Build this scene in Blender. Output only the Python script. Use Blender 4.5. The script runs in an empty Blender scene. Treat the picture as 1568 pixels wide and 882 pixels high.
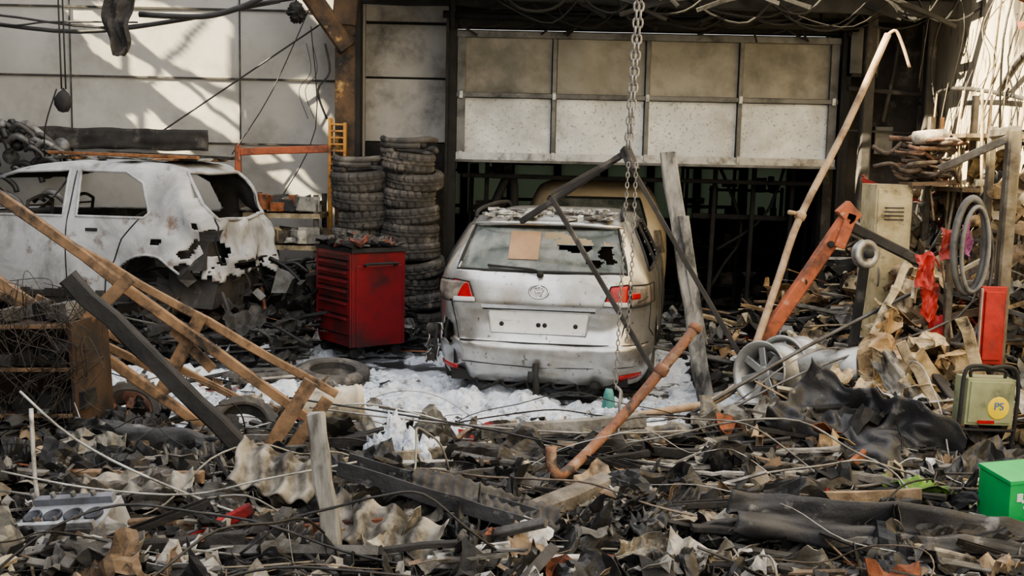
import bpy, math, random
from mathutils import Vector, Matrix, noise
R=random.Random(11)
V=Vector
def rad(a): return math.radians(a)
def clamp(a,b,c): return max(b,min(c,a))
def sst(a,b,x):
    t=clamp((x-a)/(b-a),0,1); return t*t*(3-2*t)
def nz(x,y,z=0): return noise.noise(V((x,y,z)))

# ------------------------------------------------------------ materials
def mat(name,c1,c2=None,scale=6,rough=.8,metal=0,bump=.3,attr=False,dark=None,dscale=2,dthr=.55,dsoft=.08,
        stretch=(1,1,1),dark2=None,d2scale=9,d2thr=.6,d2soft=.03,bscale=None,coat=0,dist=0):
    m=bpy.data.materials.new(name); m.use_nodes=True
    nt=m.node_tree; N=nt.nodes; L=nt.links
    bs=N['Principled BSDF']; bs.inputs['Roughness'].default_value=rough; bs.inputs['Metallic'].default_value=metal
    if coat: bs.inputs['Coat Weight'].default_value=coat; bs.inputs['Coat Roughness'].default_value=.15
    tc=N.new('ShaderNodeTexCoord'); mp=N.new('ShaderNodeMapping'); mp.inputs['Scale'].default_value=stretch
    L.new(tc.outputs['Object'],mp.inputs['Vector'])
    def nse(sc,det=8,ro=.6,di=0):
        n=N.new('ShaderNodeTexNoise'); n.inputs['Scale'].default_value=sc; n.inputs['Detail'].default_value=det
        n.inputs['Roughness'].default_value=ro; n.inputs['Distortion'].default_value=di
        L.new(mp.outputs[0],n.inputs['Vector']); return n
    def ramp(src,a,b):
        r=N.new('ShaderNodeMapRange'); r.inputs['From Min'].default_value=a; r.inputs['From Max'].default_value=b
        r.clamp=True; L.new(src,r.inputs['Value']); return r.outputs[0]
    def mix(f,a,b,mode='MIX'):
        x=N.new('ShaderNodeMix'); x.data_type='RGBA'; x.blend_type=mode
        if isinstance(f,float): x.inputs[0].default_value=f
        else: L.new(f,x.inputs[0])
        for i,s in ((6,a),(7,b)):
            if isinstance(s,tuple): x.inputs[i].default_value=(*s[:3],1)
            else: L.new(s,x.inputs[i])
        return x.outputs[2]
    n1=nse(scale,di=dist)
    if attr:
        at=N.new('ShaderNodeAttribute'); at.attribute_name='Col'
        A=at.outputs['Color']; B=mix(1.0,A,c2 if c2 else (.35,.35,.35),'MULTIPLY')
    else:
        A=tuple(c1); B=tuple(c2 if c2 else [k*.6 for k in c1])
    col=mix(ramp(n1.outputs['Fac'],.35,.65),A,B)
    if dark is not None:
        n2=nse(dscale,10,.65,dist); col=mix(ramp(n2.outputs['Fac'],dthr-dsoft,dthr+dsoft),col,tuple(dark))
    if dark2 is not None:
        n3=nse(d2scale,6,.6); col=mix(ramp(n3.outputs['Fac'],d2thr-d2soft,d2thr+d2soft),col,tuple(dark2))
    L.new(col,bs.inputs['Base Color'])
    if bump:
        b=N.new('ShaderNodeBump'); b.inputs['Strength'].default_value=bump; b.inputs['Distance'].default_value=.02
        nb=nse(bscale or scale*4,6); L.new(nb.outputs['Fac'],b.inputs['Height']); L.new(b.outputs[0],bs.inputs['Normal'])
    return m

M={}
M['debris']=mat('charred_debris',(1,1,1),(.42,.40,.37),scale=9,attr=True,rough=.82,bump=.5,dark=(.02,.018,.016),dscale=6,dthr=.60)
M['sheetm']=mat('scorched_sheet',(1,1,1),(.45,.43,.40),scale=7,attr=True,rough=.5,metal=.25,bump=.3,dark=(.02,.019,.018),dscale=5,dthr=.58,dark2=(.26,.25,.23),d2scale=9,d2thr=.66)
M['painted']=mat('dirty_painted',(1,1,1),(.6,.56,.5),scale=7,attr=True,rough=.55,bump=.15,dark=(.03,.028,.025),dscale=6,dthr=.62)
M['metal']=mat('dirty_metal',(1,1,1),(.5,.47,.42),scale=8,attr=True,rough=.5,metal=.3,bump=.25,dark=(.05,.04,.035),dscale=5,dthr=.60)
M['rubble']=mat('ash_rubble',(.13,.122,.11),(.035,.033,.03),scale=5,rough=.95,bump=1,bscale=40,dark=(.012,.012,.012),dscale=3,dthr=.55,dark2=(.40,.38,.34),d2scale=14,d2thr=.65)
M['foam']=mat('foam',(.76,.81,.87),(.52,.56,.62),scale=7,rough=.9,bump=1,bscale=45,dark=(.10,.10,.10),dscale=8,dthr=.64,dsoft=.03,dark2=(.3,.31,.33),d2scale=18,d2thr=.60,d2soft=.08)
M['floor']=mat('wet_concrete',(.085,.085,.085),(.03,.03,.03),scale=2,rough=.35,bump=.3,dark=(.60,.64,.69),dscale=2.6,dthr=.515,dsoft=.03)
M['wall']=mat('soot_wall',(.46,.455,.425),(.36,.352,.325),scale=1.2,rough=.9,bump=.1,dark=(.19,.18,.165),dscale=1.1,dthr=.63,dsoft=.14,dark2=(.12,.12,.11),d2scale=18,d2thr=.75)
M['wallpanel']=mat('wall_panel',(.52,.51,.475),(.39,.375,.345),scale=1.6,rough=.8,bump=.1,dark=(.10,.095,.085),dscale=1.7,dthr=.60,dsoft=.12)
M['wallR']=mat('stained_wall',(.60,.54,.41),(.42,.37,.28),scale=2.2,rough=.9,bump=.4,dark=(.07,.06,.045),dscale=1.4,dthr=.545,dsoft=.03,stretch=(1,1.8,.45),dark2=(.20,.155,.10),d2scale=5,d2thr=.60)
M['black']=mat('char_black',(.03,.029,.028),(.014,.014,.014),scale=5,rough=.8,bump=.4)
M['soot']=mat('soot_dark',(.07,.065,.06),(.03,.029,.028),scale=3,rough=.85,bump=.3,dark=(.16,.148,.13),dscale=4,dthr=.63)
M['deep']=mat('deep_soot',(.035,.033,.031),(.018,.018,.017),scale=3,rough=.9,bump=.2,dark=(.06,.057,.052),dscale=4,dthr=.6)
M['estate']=mat('silver_paint',(.56,.565,.56),(.47,.47,.455),scale=2.5,rough=.30,metal=.7,bump=.03,dark=(.33,.30,.25),dscale=2.6,dthr=.55,dsoft=.12,dark2=(.17,.15,.125),d2scale=26,d2thr=.65,coat=.5)
M['burnt']=mat('burnt_paint',(.50,.51,.515),(.33,.34,.35),scale=2.4,rough=.85,bump=.25,dark=(.21,.205,.20),dscale=1.6,dthr=.55,dsoft=.10,dark2=(.15,.11,.09),d2scale=5.5,d2thr=.63,d2soft=.06,dist=.8)
M['tan']=mat('scorched_tan_paint',(.72,.61,.42),(.57,.47,.32),scale=3,rough=.5,metal=0,bump=.1,dark=(.24,.19,.13),dscale=4,dthr=.66)
M['glass']=mat('sooty_glass',(.055,.07,.063),(.12,.135,.12),scale=3,rough=.12,bump=.03,dark=(.30,.30,.27),dscale=4,dthr=.60,dsoft=.16)
M['redlens']=mat('red_lens',(.55,.02,.02),(.25,.015,.015),scale=14,rough=.2,bump=.03)
M['greylens']=mat('scorched_lens',(.34,.30,.25),(.12,.10,.09),scale=12,rough=.35,bump=.2)
M['chrome']=mat('chrome_trim',(.75,.75,.74),(.55,.55,.54),scale=8,rough=.2,metal=.9,bump=.02)
M['plate']=mat('pale_panel',(.74,.74,.71),(.62,.62,.59),scale=8,rough=.5,bump=.05,dark=(.3,.29,.27),dscale=9,dthr=.66)
M['card']=mat('cardboard',(.42,.28,.17),(.32,.21,.13),scale=6,rough=.9,bump=.1)
M['shelfw']=mat('scorched_board',(.07,.042,.027),(.04,.027,.019),scale=5,rough=.85,bump=.2,dark=(.02,.018,.016),dscale=4,dthr=.55)
M['rubber']=mat('tyre_rubber',(.045,.043,.041),(.10,.093,.083),scale=5,rough=.85,bump=.3,dark=(.24,.215,.18),dscale=4,dthr=.61)
M['tred']=mat('toolbox_red',(.20,.018,.020),(.13,.013,.016),scale=4,rough=.38,bump=.05,dark=(.05,.02,.02),dscale=4,dthr=.57,dsoft=.1,coat=.2)
M['wood']=mat('scorched_wood',(.29,.18,.10),(.16,.105,.062),scale=6,rough=.8,bump=.3,dark=(.03,.025,.02),dscale=5,dthr=.55)
M['greywood']=mat('ash_wood',(.30,.29,.265),(.14,.135,.12),scale=12,rough=.9,bump=.5,dark=(.03,.03,.03),dscale=6,dthr=.56,stretch=(1,1,.25))
M['rust']=mat('rusty_pipe',(.25,.11,.06),(.14,.075,.05),scale=11,rough=.75,bump=.3,dark=(.32,.25,.18),dscale=8,dthr=.6,dark2=(.05,.04,.035),d2scale=7,d2thr=.59)
M['tanpipe']=mat('tan_pipe',(.44,.33,.22),(.27,.175,.105),scale=7,rough=.7,bump=.3,dark=(.10,.07,.05),dscale=5,dthr=.59)
M['orange']=mat('orange_steel',(.44,.13,.06),(.27,.09,.05),scale=6,rough=.65,bump=.2,dark=(.10,.05,.035),dscale=6,dthr=.57,dark2=(.45,.32,.24),d2scale=9,d2thr=.66)
M['yorange']=mat('rack_orange',(.62,.33,.08),(.40,.18,.06),scale=6,rough=.6,bump=.2,dark=(.10,.06,.035),dscale=6,dthr=.60)
M['colrust']=mat('column_paint',(.20,.12,.06),(.07,.052,.038),scale=2.5,rough=.75,bump=.3,dark=(.025,.025,.024),dscale=2.2,dthr=.54,dark2=(.50,.32,.13),d2scale=3,d2thr=.60)
M['doorframe']=mat('door_frame_alu',(.20,.20,.19),(.11,.11,.105),scale=4,rough=.55,metal=.2,bump=.1,dark=(.045,.045,.043),dscale=3,dthr=.58)
M['panelT']=mat('door_panel_smoked',(.36,.345,.30),(.23,.22,.185),scale=1.6,rough=.6,bump=.1,dark=(.09,.085,.07),dscale=1.2,dthr=.58,dsoft=.12)
M['panelB']=mat('door_panel_frosted',(.74,.77,.75),(.58,.60,.59),scale=3,rough=.5,bump=.1,dark=(.40,.40,.38),dscale=1.8,dthr=.58,dsoft=.1,dark2=(.32,.32,.30),d2scale=34,d2thr=.61)
M['memb']=mat('roof_membrane',(.028,.028,.03),(.05,.05,.052),scale=5,rough=.55,bump=.4,dark=(.17,.165,.16),dscale=7,dthr=.62,dsoft=.04)
M['corr']=mat('corrugated_tin',(.36,.33,.27),(.19,.175,.145),scale=6,rough=.6,metal=.1,bump=.2,dark=(.05,.045,.04),dscale=5,dthr=.52)
M['alu']=mat('alloy',(.50,.50,.48),(.33,.33,.31),scale=6,rough=.42,metal=.6,bump=.1,dark=(.12,.11,.10),dscale=5,dthr=.58)
M['greenbox']=mat('green_plastic',(.03,.42,.12),(.02,.30,.09),scale=4,rough=.4,bump=.03)
M['olive']=mat('olive_case',(.30,.32,.19),(.20,.22,.13),scale=6,rough=.5,bump=.1,dark=(.08,.08,.06),dscale=7,dthr=.62)
M['yellow']=mat('yellow_sticker',(.80,.62,.04),(.7,.5,.04),scale=8,rough=.5,bump=0)
M['blue']=mat('blue_print',(.04,.15,.5),(.03,.12,.4),scale=8,rough=.5,bump=0)
M['white']=mat('white_paint',(.7,.7,.68),(.55,.55,.53),scale=6,rough=.6,bump=.1,dark=(.2,.19,.18),dscale=8,dthr=.66)
M['chain']=mat('steel_chain',(.36,.35,.33),(.17,.16,.15),scale=30,rough=.5,metal=.5,bump=.1)
M['cable']=mat('cable_black',(.03,.03,.03),(.05,.05,.05),scale=10,rough=.6,bump=0)
gm=bpy.data.materials.new('dirty_pane'); gm.use_nodes=True
tb=gm.node_tree.nodes.new('ShaderNodeBsdfTranslucent'); tb.inputs[0].default_value=(.020,.025,.017,1)
gm.node_tree.links.new(tb.outputs[0],gm.node_tree.nodes['Material Output'].inputs[0]); M['pane']=gm

# ------------------------------------------------------------ mesh builder
def frame(d,up=V((0,0,1))):
    d=d.normalized()
    if abs(d.dot(up))>.97: up=V((0,1,0))
    x=up.cross(d).normalized(); y=d.cross(x)
    return Matrix((x,y,d)).transposed()
class MB:
    def __init__(s): s.v=[];s.f=[];s.c=[];s.m=[];s.s=[]
    def add(s,vs,fs,col=(.5,.5,.5),mat=0,smooth=False):
        o=len(s.v); s.v.extend([tuple(v) for v in vs])
        for f in fs:
            s.f.append(tuple(i+o for i in f)); s.c.append(col); s.m.append(mat); s.s.append(smooth)
    def box(s,c,size,rot=None,col=(.5,.5,.5),mat=0,jit=0):
        c=V(c); hx,hy,hz=[k/2 for k in size]; vs=[]
        for z in(-hz,hz):
            for x,y in((-hx,-hy),(hx,-hy),(hx,hy),(-hx,hy)):
                p=V((x+R.uniform(-1,1)*jit*size[0],y+R.uniform(-1,1)*jit*size[1],z+R.uniform(-1,1)*jit*size[2]))
                if rot: p=rot@p
                vs.append(c+p)
        s.add(vs,[(3,2,1,0),(4,5,6,7),(0,1,5,4),(1,2,6,5),(2,3,7,6),(3,0,4,7)],col,mat)
    def beam(s,p1,p2,w,h,col=(.3,.3,.3),mat=0,seg=3,jit=.0,up=V((0,0,1)),warp=0):
        p1=V(p1);p2=V(p2); F=frame(p2-p1,up); vs=[];b=min(w,h)*.14
        ring=[(-w/2+b,-h/2),(w/2-b,-h/2),(w/2,-h/2+b),(w/2,h/2-b),(w/2-b,h/2),(-w/2+b,h/2),(-w/2,h/2-b),(-w/2,-h/2+b)]
        for i in range(seg+1):
            t=i/seg; c=p1.lerp(p2,t)
            off=V((R.uniform(-1,1)*warp,R.uniform(-1,1)*warp,0)) if 0<i<seg else V((0,0,0))
            for x,y in ring:
                j=1+R.uniform(-jit,jit); k=1+R.uniform(-jit,jit)
                vs.append(c+F@(V((x*j,y*k,R.uniform(-1,1)*jit*w if i in(0,seg) else 0))+off))
        fs=[]
        for i in range(seg):
            for j in range(8):
                a=i*8+j;b2=i*8+(j+1)%8; fs.append((a,b2,b2+8,a+8))
        fs.append(tuple(reversed(range(8)))); fs.append(tuple(range(seg*8,seg*8+8)))
        s.add(vs,fs,col,mat)
    def tube(s,pts,r,n=8,col=(.3,.3,.3),mat=0,sub=4,closed=False):
        pts=[V(p) for p in pts]
        if sub>1 and len(pts)>2:
            q=[];P=pts; L=len(P)
            for i in range(L-1 if not closed else L):
                if closed: a,b,c,d=P[(i-1)%L],P[i],P[(i+1)%L],P[(i+2)%L]
                else: a,b,c,d=P[max(i-1,0)],P[i],P[i+1],P[min(i+2,L-1)]
                for k in range(sub):
                    t=k/sub
                    q.append(.5*((2*b)+(c-a)*t+(2*a-5*b+4*c-d)*t*t+(3*b-a-3*c+d)*t**3))
            if not closed: q.append(P[-1])
            pts=q
        L=len(pts); vs=[]; F=None
        for i,p in enumerate(pts):
            if closed: d=pts[(i+1)%L]-pts[(i-1)%L]
            else: d=pts[min(i+1,L-1)]-pts[max(i-1,0)]
            if d.length<1e-6: d=V((0,0,1))
            d.normalize()
            if F is None: F=frame(d)
            else:
                x=F.col[0]-d*F.col[0].dot(d)
                x.normalize(); F=Matrix((x,d.cross(x),d)).transposed()
            for k in range(n):
                a=2*math.pi*k/n; vs.append(p+F@V((math.cos(a)*r,math.sin(a)*r,0)))
        fs=[]
        for i in range(L if closed else L-1):
            i2=(i+1)%L
            for k in range(n):
                k2=(k+1)%n; fs.append((i*n+k,i*n+k2,i2*n+k2,i2*n+k))
        if not closed: fs.append(tuple(reversed(range(n)))); fs.append(tuple(range((L-1)*n,L*n)))
        s.add(vs,fs,col,mat,True)
    def lathe(s,prof,n,Mx,col=(.3,.3,.3),mat=0,fn=None,smooth=True,closed=False):
        vs=[]
        for j,(r,h) in enumerate(prof):
            for k in range(n):
                a=2*math.pi*k/n; rr=r+(fn(j,k) if fn else 0)
                vs.append(Mx@V((rr*math.cos(a),rr*math.sin(a),h)))
        fs=[]; J=len(prof)
        for j in range(J if closed else J-1):
            j2=(j+1)%J
            for k in range(n):
                k2=(k+1)%n; fs.append((j*n+k,j*n+k2,j2*n+k2,j2*n+k))
        s.add(vs,fs,col,mat,smooth)
    def grid(s,fn,nu,nv,col=(.3,.3,.3),mat=0,smooth=True,keep=None):
        vs=[fn(i/nu,j/nv) for j in range(nv+1) for i in range(nu+1)]
        fs=[]
        for j in range(nv):
            for i in range(nu):
                if keep and not keep((i+.5)/nu,(j+.5)/nv): continue
                a=j*(nu+1)+i; fs.append((a,a+1,a+nu+2,a+nu+1))
        s.add(vs,fs,col,mat,smooth)
    def obj(s,name,mats,parent=None,bevel=0,solid=0,solid_off=0,sub=0,loc=None,rot=None):
        me=bpy.data.meshes.new(name); me.from_pydata(s.v,[],s.f)
        for m in (mats if isinstance(mats,(list,tuple)) else [mats]): me.materials.append(M[m])
        me.polygons.foreach_set('material_index',s.m); me.polygons.foreach_set('use_smooth',s.s)
        ca=me.color_attributes.new('Col','FLOAT_COLOR','CORNER'); d=[]
        for f,c in zip(s.f,s.c): d.extend((c[0],c[1],c[2],1.0)*len(f))
        ca.data.foreach_set('color',d); me.update()
        o=bpy.data.objects.new(name,me); bpy.context.collection.objects.link(o)
        if parent: o.parent=parent
        if loc is not None: o.location=loc
        if rot is not None: o.rotation_euler=rot
        if sub: x=o.modifiers.new('sub','SUBSURF'); x.levels=x.render_levels=sub
        if solid:
            x=o.modifiers.new('sol','SOLIDIFY'); x.thickness=solid; x.offset=-1; x.material_offset=solid_off
        if bevel: x=o.modifiers.new('bev','BEVEL'); x.width=bevel; x.segments=2; x.limit_method='ANGLE'
        return o
def empty(name,loc=(0,0,0),rz=0,rot=None,scale=None):
    e=bpy.data.objects.new(name,None); bpy.context.collection.objects.link(e); e.location=loc
    e.rotation_euler=rot if rot else (0,0,rz)
    if scale: e.scale=scale
    return e
def inpoly(x,y,P):
    c=False;j=len(P)-1
    for i in range(len(P)):
        xi,yi=P[i];xj,yj=P[j]
        if (yi>y)!=(yj>y) and x<(xj-xi)*(y-yi)/(yj-yi)+xi: c=not c
        j=i
    return c

# ------------------------------------------------------------ terrain
def gh(x,y):
    n=nz(x*.8,y*.8,3); n2=nz(x*2.7,y*2.7,8)
    edge=6.9+.5*sst(-.2,1.2,x)
    fr=sst(edge,edge-1.1,y)
    h=fr*(.12+.12*n+.07*n2)
    h+=.30*math.exp(-((x-2.2)**2/.7+(y-6.9)**2/.9))
    h+=.20*math.exp(-((x+2.9)**2/.5+(y-6.0)**2/.6))
    h+=sst(1.9,4.2,x)*sst(6.4,7.4,y)*.95*(1+.3*n2)
    return max(h,0)

# ------------------------------------------------------------ room shell
BW=12.4
mb=MB(); mb.box((0,6,-.06),(22,34,.12)); mb.obj('floor','floor')
mb=MB(); mb.box((-4.45,BW+.1,2.75),(5.5,.2,5.5)); mb.obj('wall_back','wall')
mb=MB()
for (x0,x1,z0,z1) in ((-1.7,-.72,2.08,2.78),(-1.7,-.72,2.8,3.38),(-1.7,-.72,3.41,4.3)):
    mb.box(((x0+x1)/2,BW+.06,(z0+z1)/2),(x1-x0,.1,z1-z0))
mb.box((-1.21,BW+.08,1.04),(.98,.1,2.06),mat=1)
mb.box((-1.21,BW+.15,2.4),(1.0,.1,4.4),mat=1)
mb.obj('wall_back_panels',['wallpanel','deep'],bevel=.01)
mb=MB(); mb.box((4.05,BW+.1,2.5),(1.1,.2,5)); mb.box((1.45,BW+.15,4.4),(4.3,.2,1.7)); mb.obj('wall_back_dark','soot')
mb=MB()
mb.box((-4.45,BW-.005,2.74),(5.4,.02,.022)); mb.box((-4.45,BW-.005,2.02),(5.4,.02,.018)); mb.box((-4.45,BW-.005,3.5),(5.4,.02,.022))
for x in (-3.1,-5.0): mb.box((x,BW-.005,2.2),(.014,.018,4.4))
mb.obj('trim_1','soot')
mb=MB(); mb.box((4.62,5.5,3.5),(.2,14,7.6)); mb.obj('wall_right','wallR')
patches=[[(-5.05,3.5),(-4.75,3.0),(-4.3,2.75),(-3.12,2.0),(-3.02,2.5),(-3.2,2.62),(-3.2,3.4),(-4.2,3.6)],
 [(-2.55,2.72),(-2.25,2.35),(-2.02,2.05),(-2.1,2.5),(-2.3,2.8)],
 [(-2.85,3.95),(-2.0,3.2),(-1.95,3.95)],
 [(-1.3,3.6),(-.86,3.25),(-.84,3.5),(-1.0,3.75)],
 [(-3.1,2.0),(-2.4,1.35),(-2.0,1.0),(-2.0,1.3),(-2.6,2.0)],
 [(-4.4,2.3),(-3.9,1.8),(-3.6,1.85),(-4.1,2.4)]]
def hit(y,z):  # follows the sun from the unseen left wall to the back wall
    x=-7+(BW-y)*2.5; return x,z-.8*(x+7)
mb=MB()
def keep(u,v):
    y=9.9+u*2.5; z=4+v*4.6
    x,zz=hit(y,z)
    x+=.05*nz(x*4,zz*4); zz+=.05*nz(x*4,zz*4,7)
    for P in patches:
        if inpoly(x,zz,P):
            if abs((zz-3.1)+(x+4.1)*.45+.15)<.05: return True
            if abs((zz-2.9)-(x+3.9)*1.1)<.05: return True
            if abs((zz-2.6)+(x+3.6)*.8)<.03: return True
            if abs(x+4.35+.25*zz-.7)<.03 : return True
            return False
    return True
mb.grid(lambda u,v:V((-7,9.9+u*2.5,4+v*4.6)),150,190,keep=keep,smooth=False)
mb.grid(lambda u,v:V((-7,9.9+u*2.5,v*4)),4,4,smooth=False)
mb.grid(lambda u,v:V((-7,9.9+u*2.5,8.6+v*1.6)),4,2,smooth=False)
mb.grid(lambda u,v:V((-7,-6+u*15.9,v*10.2)),8,4,smooth=False)
mb.obj('gobo_wall_left','soot',solid=.03)  # unseen wall added to block sun, holes cut to throw the light patches
mb=MB(); mb.box((1.4,11.65,3.98),(6.3,1.7,.1)); mb.box((1.4,15.4,3.3),(6.6,5.8,.1)); mb.obj('ceiling','black')
mb=MB()
for y,z in ((10.6,3.70),(11.2,3.58),(11.9,3.62)):
    mb.beam((-1.7,y,z+R.uniform(-.03,.03)),(4.4,y,z+R.uniform(-.1,.03)),.08,.16,seg=12,jit=.15,warp=.01)
for x in (-.6,.5,1.9,3.1,4.1): mb.beam((x,10.6,3.8),(x+.1,12.3,3.7),.08,.12,seg=6,jit=.15,warp=.02)
for i in range(40):
    x=R.uniform(-.8,3.6); y=R.uniform(10.6,11.9); mb.beam((x,y,3.62),(x+R.uniform(-1,1),y+R.uniform(-.2,.2),R.uniform(3.25,3.62)),.025,.04,jit=.3,warp=.02)
for i in range(26): # sagging burnt strips and cables
    x=R.uniform(-.8,4.0); y=R.uniform(10.6,11.8); L=R.uniform(.4,1.4)
    mb.tube([(x,y,3.62),(x+L*.3,y,3.45-R.uniform(0,.15)),(x+L*.7,y,3.42-R.uniform(0,.15)),(x+L,y,3.6)],R.uniform(.006,.02),n=5)
mb.obj('roof_rafters','black')
mb=MB(); mb.beam((-6.95,7.8,4.75),(4.4,7.8,4.75),.2,.3,seg=6); mb.beam((-6.95,10.5,4.9),(-1.6,10.5,4.9),.1,.2); mb.obj('steel_roof_girders','soot')
mb=MB()
x=-1.83;y=12.0
mb.box((x,y-.12,2.4),(.24,.02,4.8)); mb.box((x,y+.12,2.4),(.24,.02,4.8)); mb.box((x,y,2.4),(.02,.24,4.8))
mb.box((x+.13,y-.05,2.2),(.05,.2,4.4),mat=1)
mb.beam((x+.02,y-.1,3.05),(x-.75,y-.1,4.1),.20,.2,seg=4)
mb.beam((x-.02,y-.13,3.3),(x+.1,y-.13,4.6),.26,.1,seg=4)
for z in (.5,1.2,1.9,2.6,3.2):
    for dx in (-.08,.08): mb.box((x+dx,y-.14,z),(.03,.02,.03))
mb.obj('steel_column',['colrust','black'],bevel=.004)

# ------------------------------------------------------------ sectional door
door=empty('garage_door',(0,0,0))
X0,X1=-.60,3.46; Y=12.05
mb=MB()
rows=[(1.98,2.57,1),(2.63,3.22,0)]
w=(X1-X0)/4
for z0,z1,t in rows:
    for i in range(4):
        a=X0+i*w+.03;b=X0+(i+1)*w-.03
        mb.grid(lambda u,v:V((a+(b-a)*u,Y+.02+.03*nz(u*2+i,v*2+z0,5),z0+(z1-z0)*v)),12,8,mat=1 if t else 2)
    for i in range(5):
        mb.box((X0+i*w,Y,(z0+z1)/2),(.045 if i not in(0,4) else .09,.06,z1-z0+.05),mat=0)
for z,h in ((1.935,.09),(2.60,.05),(3.25,.07)): mb.box(((X0+X1)/2,Y-.01,z),(X1-X0+.1,.07,h),mat=0 if z!=1.935 else 3)
mb.box(((X0+X1)/2,Y-.03,1.885),(X1-X0+.12,.05,.03),mat=0)
for i in range(5):
    for z in (2.6,1.95): mb.box((X0+i*w,Y-.05,z),(.04,.02,.08),mat=3)
mb.obj('door_panels',['doorframe','panelB','panelT','alu'],parent=door,bevel=.004)
mb=MB()
for x in (X0-.1,X1+.12):
    mb.box((x,Y+.02,1.7),(.1,.14,3.5)); mb.box((x-.05,Y-.08,1.7),(.03,.05,3.5))
    mb.tube([(x,Y-.05,3.3),(x,Y-.25,3.55),(x,Y-.8,3.66),(x,Y-1.5,3.68)],.035)
mb.box(((X0+X1)/2,Y+.1,3.40),(4.4,.15,.16))
mb.tube([(X0-.2,Y-.12,3.44),(X1+.2,Y-.12,3.38)],.04,n=10,sub=1)
for i in range(14):
    x=R.uniform(X0,X1); mb.tube([(x,Y-.1,3.45),(x+R.uniform(-.1,.1),Y-.12,3.35),(x+R.uniform(-.2,.2),Y-.12,R.uniform(3.2,3.33))],.012,n=5)
mb.obj('door_tracks','black',parent=door)

# ------------------------------------------------------------ inner room
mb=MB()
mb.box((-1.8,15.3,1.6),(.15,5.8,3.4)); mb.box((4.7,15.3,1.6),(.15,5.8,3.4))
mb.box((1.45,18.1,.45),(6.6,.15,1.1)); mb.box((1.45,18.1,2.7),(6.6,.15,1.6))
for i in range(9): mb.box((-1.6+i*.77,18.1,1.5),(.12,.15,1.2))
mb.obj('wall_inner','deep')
mb=MB(); mb.grid(lambda u,v:V((-1.8+6.4*u,18.1,.9+1.1*v)),8,2); mb.obj('window_1','pane')
mb=MB()
for (x,y,h,w_) in ((-.3,13.4,1.75,.5),(.2,16,1.9,.8),(2.6,14.6,1.9,.7),(3.2,15.2,1.6,.9),(3.9,13.3,1.9,.6),(-1.1,15,1.8,.8)):
    for dx in(-w_/2,w_/2):
        for dy in (-.2,.2): mb.beam((x+dx,y+dy,0),(x+dx+.03,y+dy,h),.04,.04,col=(.04,.04,.04))
    for k in range(4): mb.box((x,y,.3+k*(h-.35)/3),(w_,.42,.03),col=(.04,.04,.04))
    for k in range(14):
        mb.box((x+R.uniform(-w_/2,w_/2),y+R.uniform(-.15,.15),.3+R.randint(0,3)*(h-.35)/3+.08),(R.uniform(.05,.2),.12,R.uniform(.05,.22)),jit=.1,col=R.choice([(.04,.04,.04),(.10,.09,.08),(.02,.02,.02),(.15,.13,.10)]))
mb.obj('storage_shelves','debris')
mb=MB()
mb.tube([(2.2,12.9,2.3),(2.7,12.9,1.2),(2.5,12.9,.7),(2.2,12.6,.3)],.02)
mb.tube([(3.3,12.8,2.6),(3.0,12.8,1.4),(2.4,12.8,.9)],.018)
mb.tube([(-.3,12.6,1.2),(-.05,12.6,1.75),(.0,12.6,1.3),(-.1,12.6,.8)],.05,n=8)
for x in (-.35,2.3,3.2,2.75): mb.beam((x,12.7,0),(x+.05,12.7,2.6),.05,.05)
mb.beam((-.6,12.5,1.72),(3.5,12.5,1.70),.05,.05); mb.beam((2.1,12.8,1.3),(3.4,12.8,1.28),.05,.06)
mb.obj('hanging_hoses','black')

# ------------------------------------------------------------ tyres & wheels
def tyre(mb,Mx,r=.31,w=.2,ri=.2,mat=0,n=56,sq=1.0):
    h=w/2*sq
    prof=[(ri,-h*.72),(ri+.012,-h*.9),(ri+.05,-h),(r-.045,-h*.96),(r-.014,-h*.82),(r,-h*.62),(r,-h*.3),(r-.012,-h*.26),(r-.012,-h*.1),(r,-h*.06),(r,h*.06),(r-.012,h*.1),(r-.012,h*.26),(r,h*.3),(r,h*.62),(r-.014,h*.82),(r-.045,h*.96),(ri+.05,h),(ri+.012,h*.9),(ri,h*.72),(ri+.03,0)]
    def fn(j,k):
        if 4<=j<=6 or 13<=j<=15: return -.020 if k%4<1 else 0
        if j in(9,10): return -.012 if (k+2)%4<1 else 0
        return 0
    mb.lathe(prof,n,Mx,mat=mat,fn=fn,closed=True,smooth=False if n>=64 else True)
def rim(mb,Mx,r=.2,w=.17,mat=0,spokes=5,n=32):
    h=w/2
    mb.lathe([(r,-h),(r+.012,-h+.005),(r-.01,-h+.03),(r-.035,-h*.3),(r-.035,h*.3),(r-.01,h-.03),(r+.012,h-.005),(r,h),(r-.02,h-.03),(r-.05,h*.3),(r-.05,-h*.3),(r-.02,-h+.03)],n,Mx,mat=mat,closed=True)
    mb.lathe([(.0,h*.55),(.035,h*.6),(.055,h*.45),(.055,h*.1),(0,h*.1)],16,Mx,mat=mat)
    for k in range(spokes):
        a=2*math.pi*k/spokes; p=V((math.cos(a),math.sin(a),0))
        mb.beam(Mx@(p*.04+V((0,0,h*.35))),Mx@(p*(r-.03)+V((0,0,h*.5))),.05,.03,mat=mat,up=(Mx.to_3x3()@V((0,0,1))))
def MX(loc,axis): return Matrix.Translation(V(loc))@frame(V(axis)).to_4x4()
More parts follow.
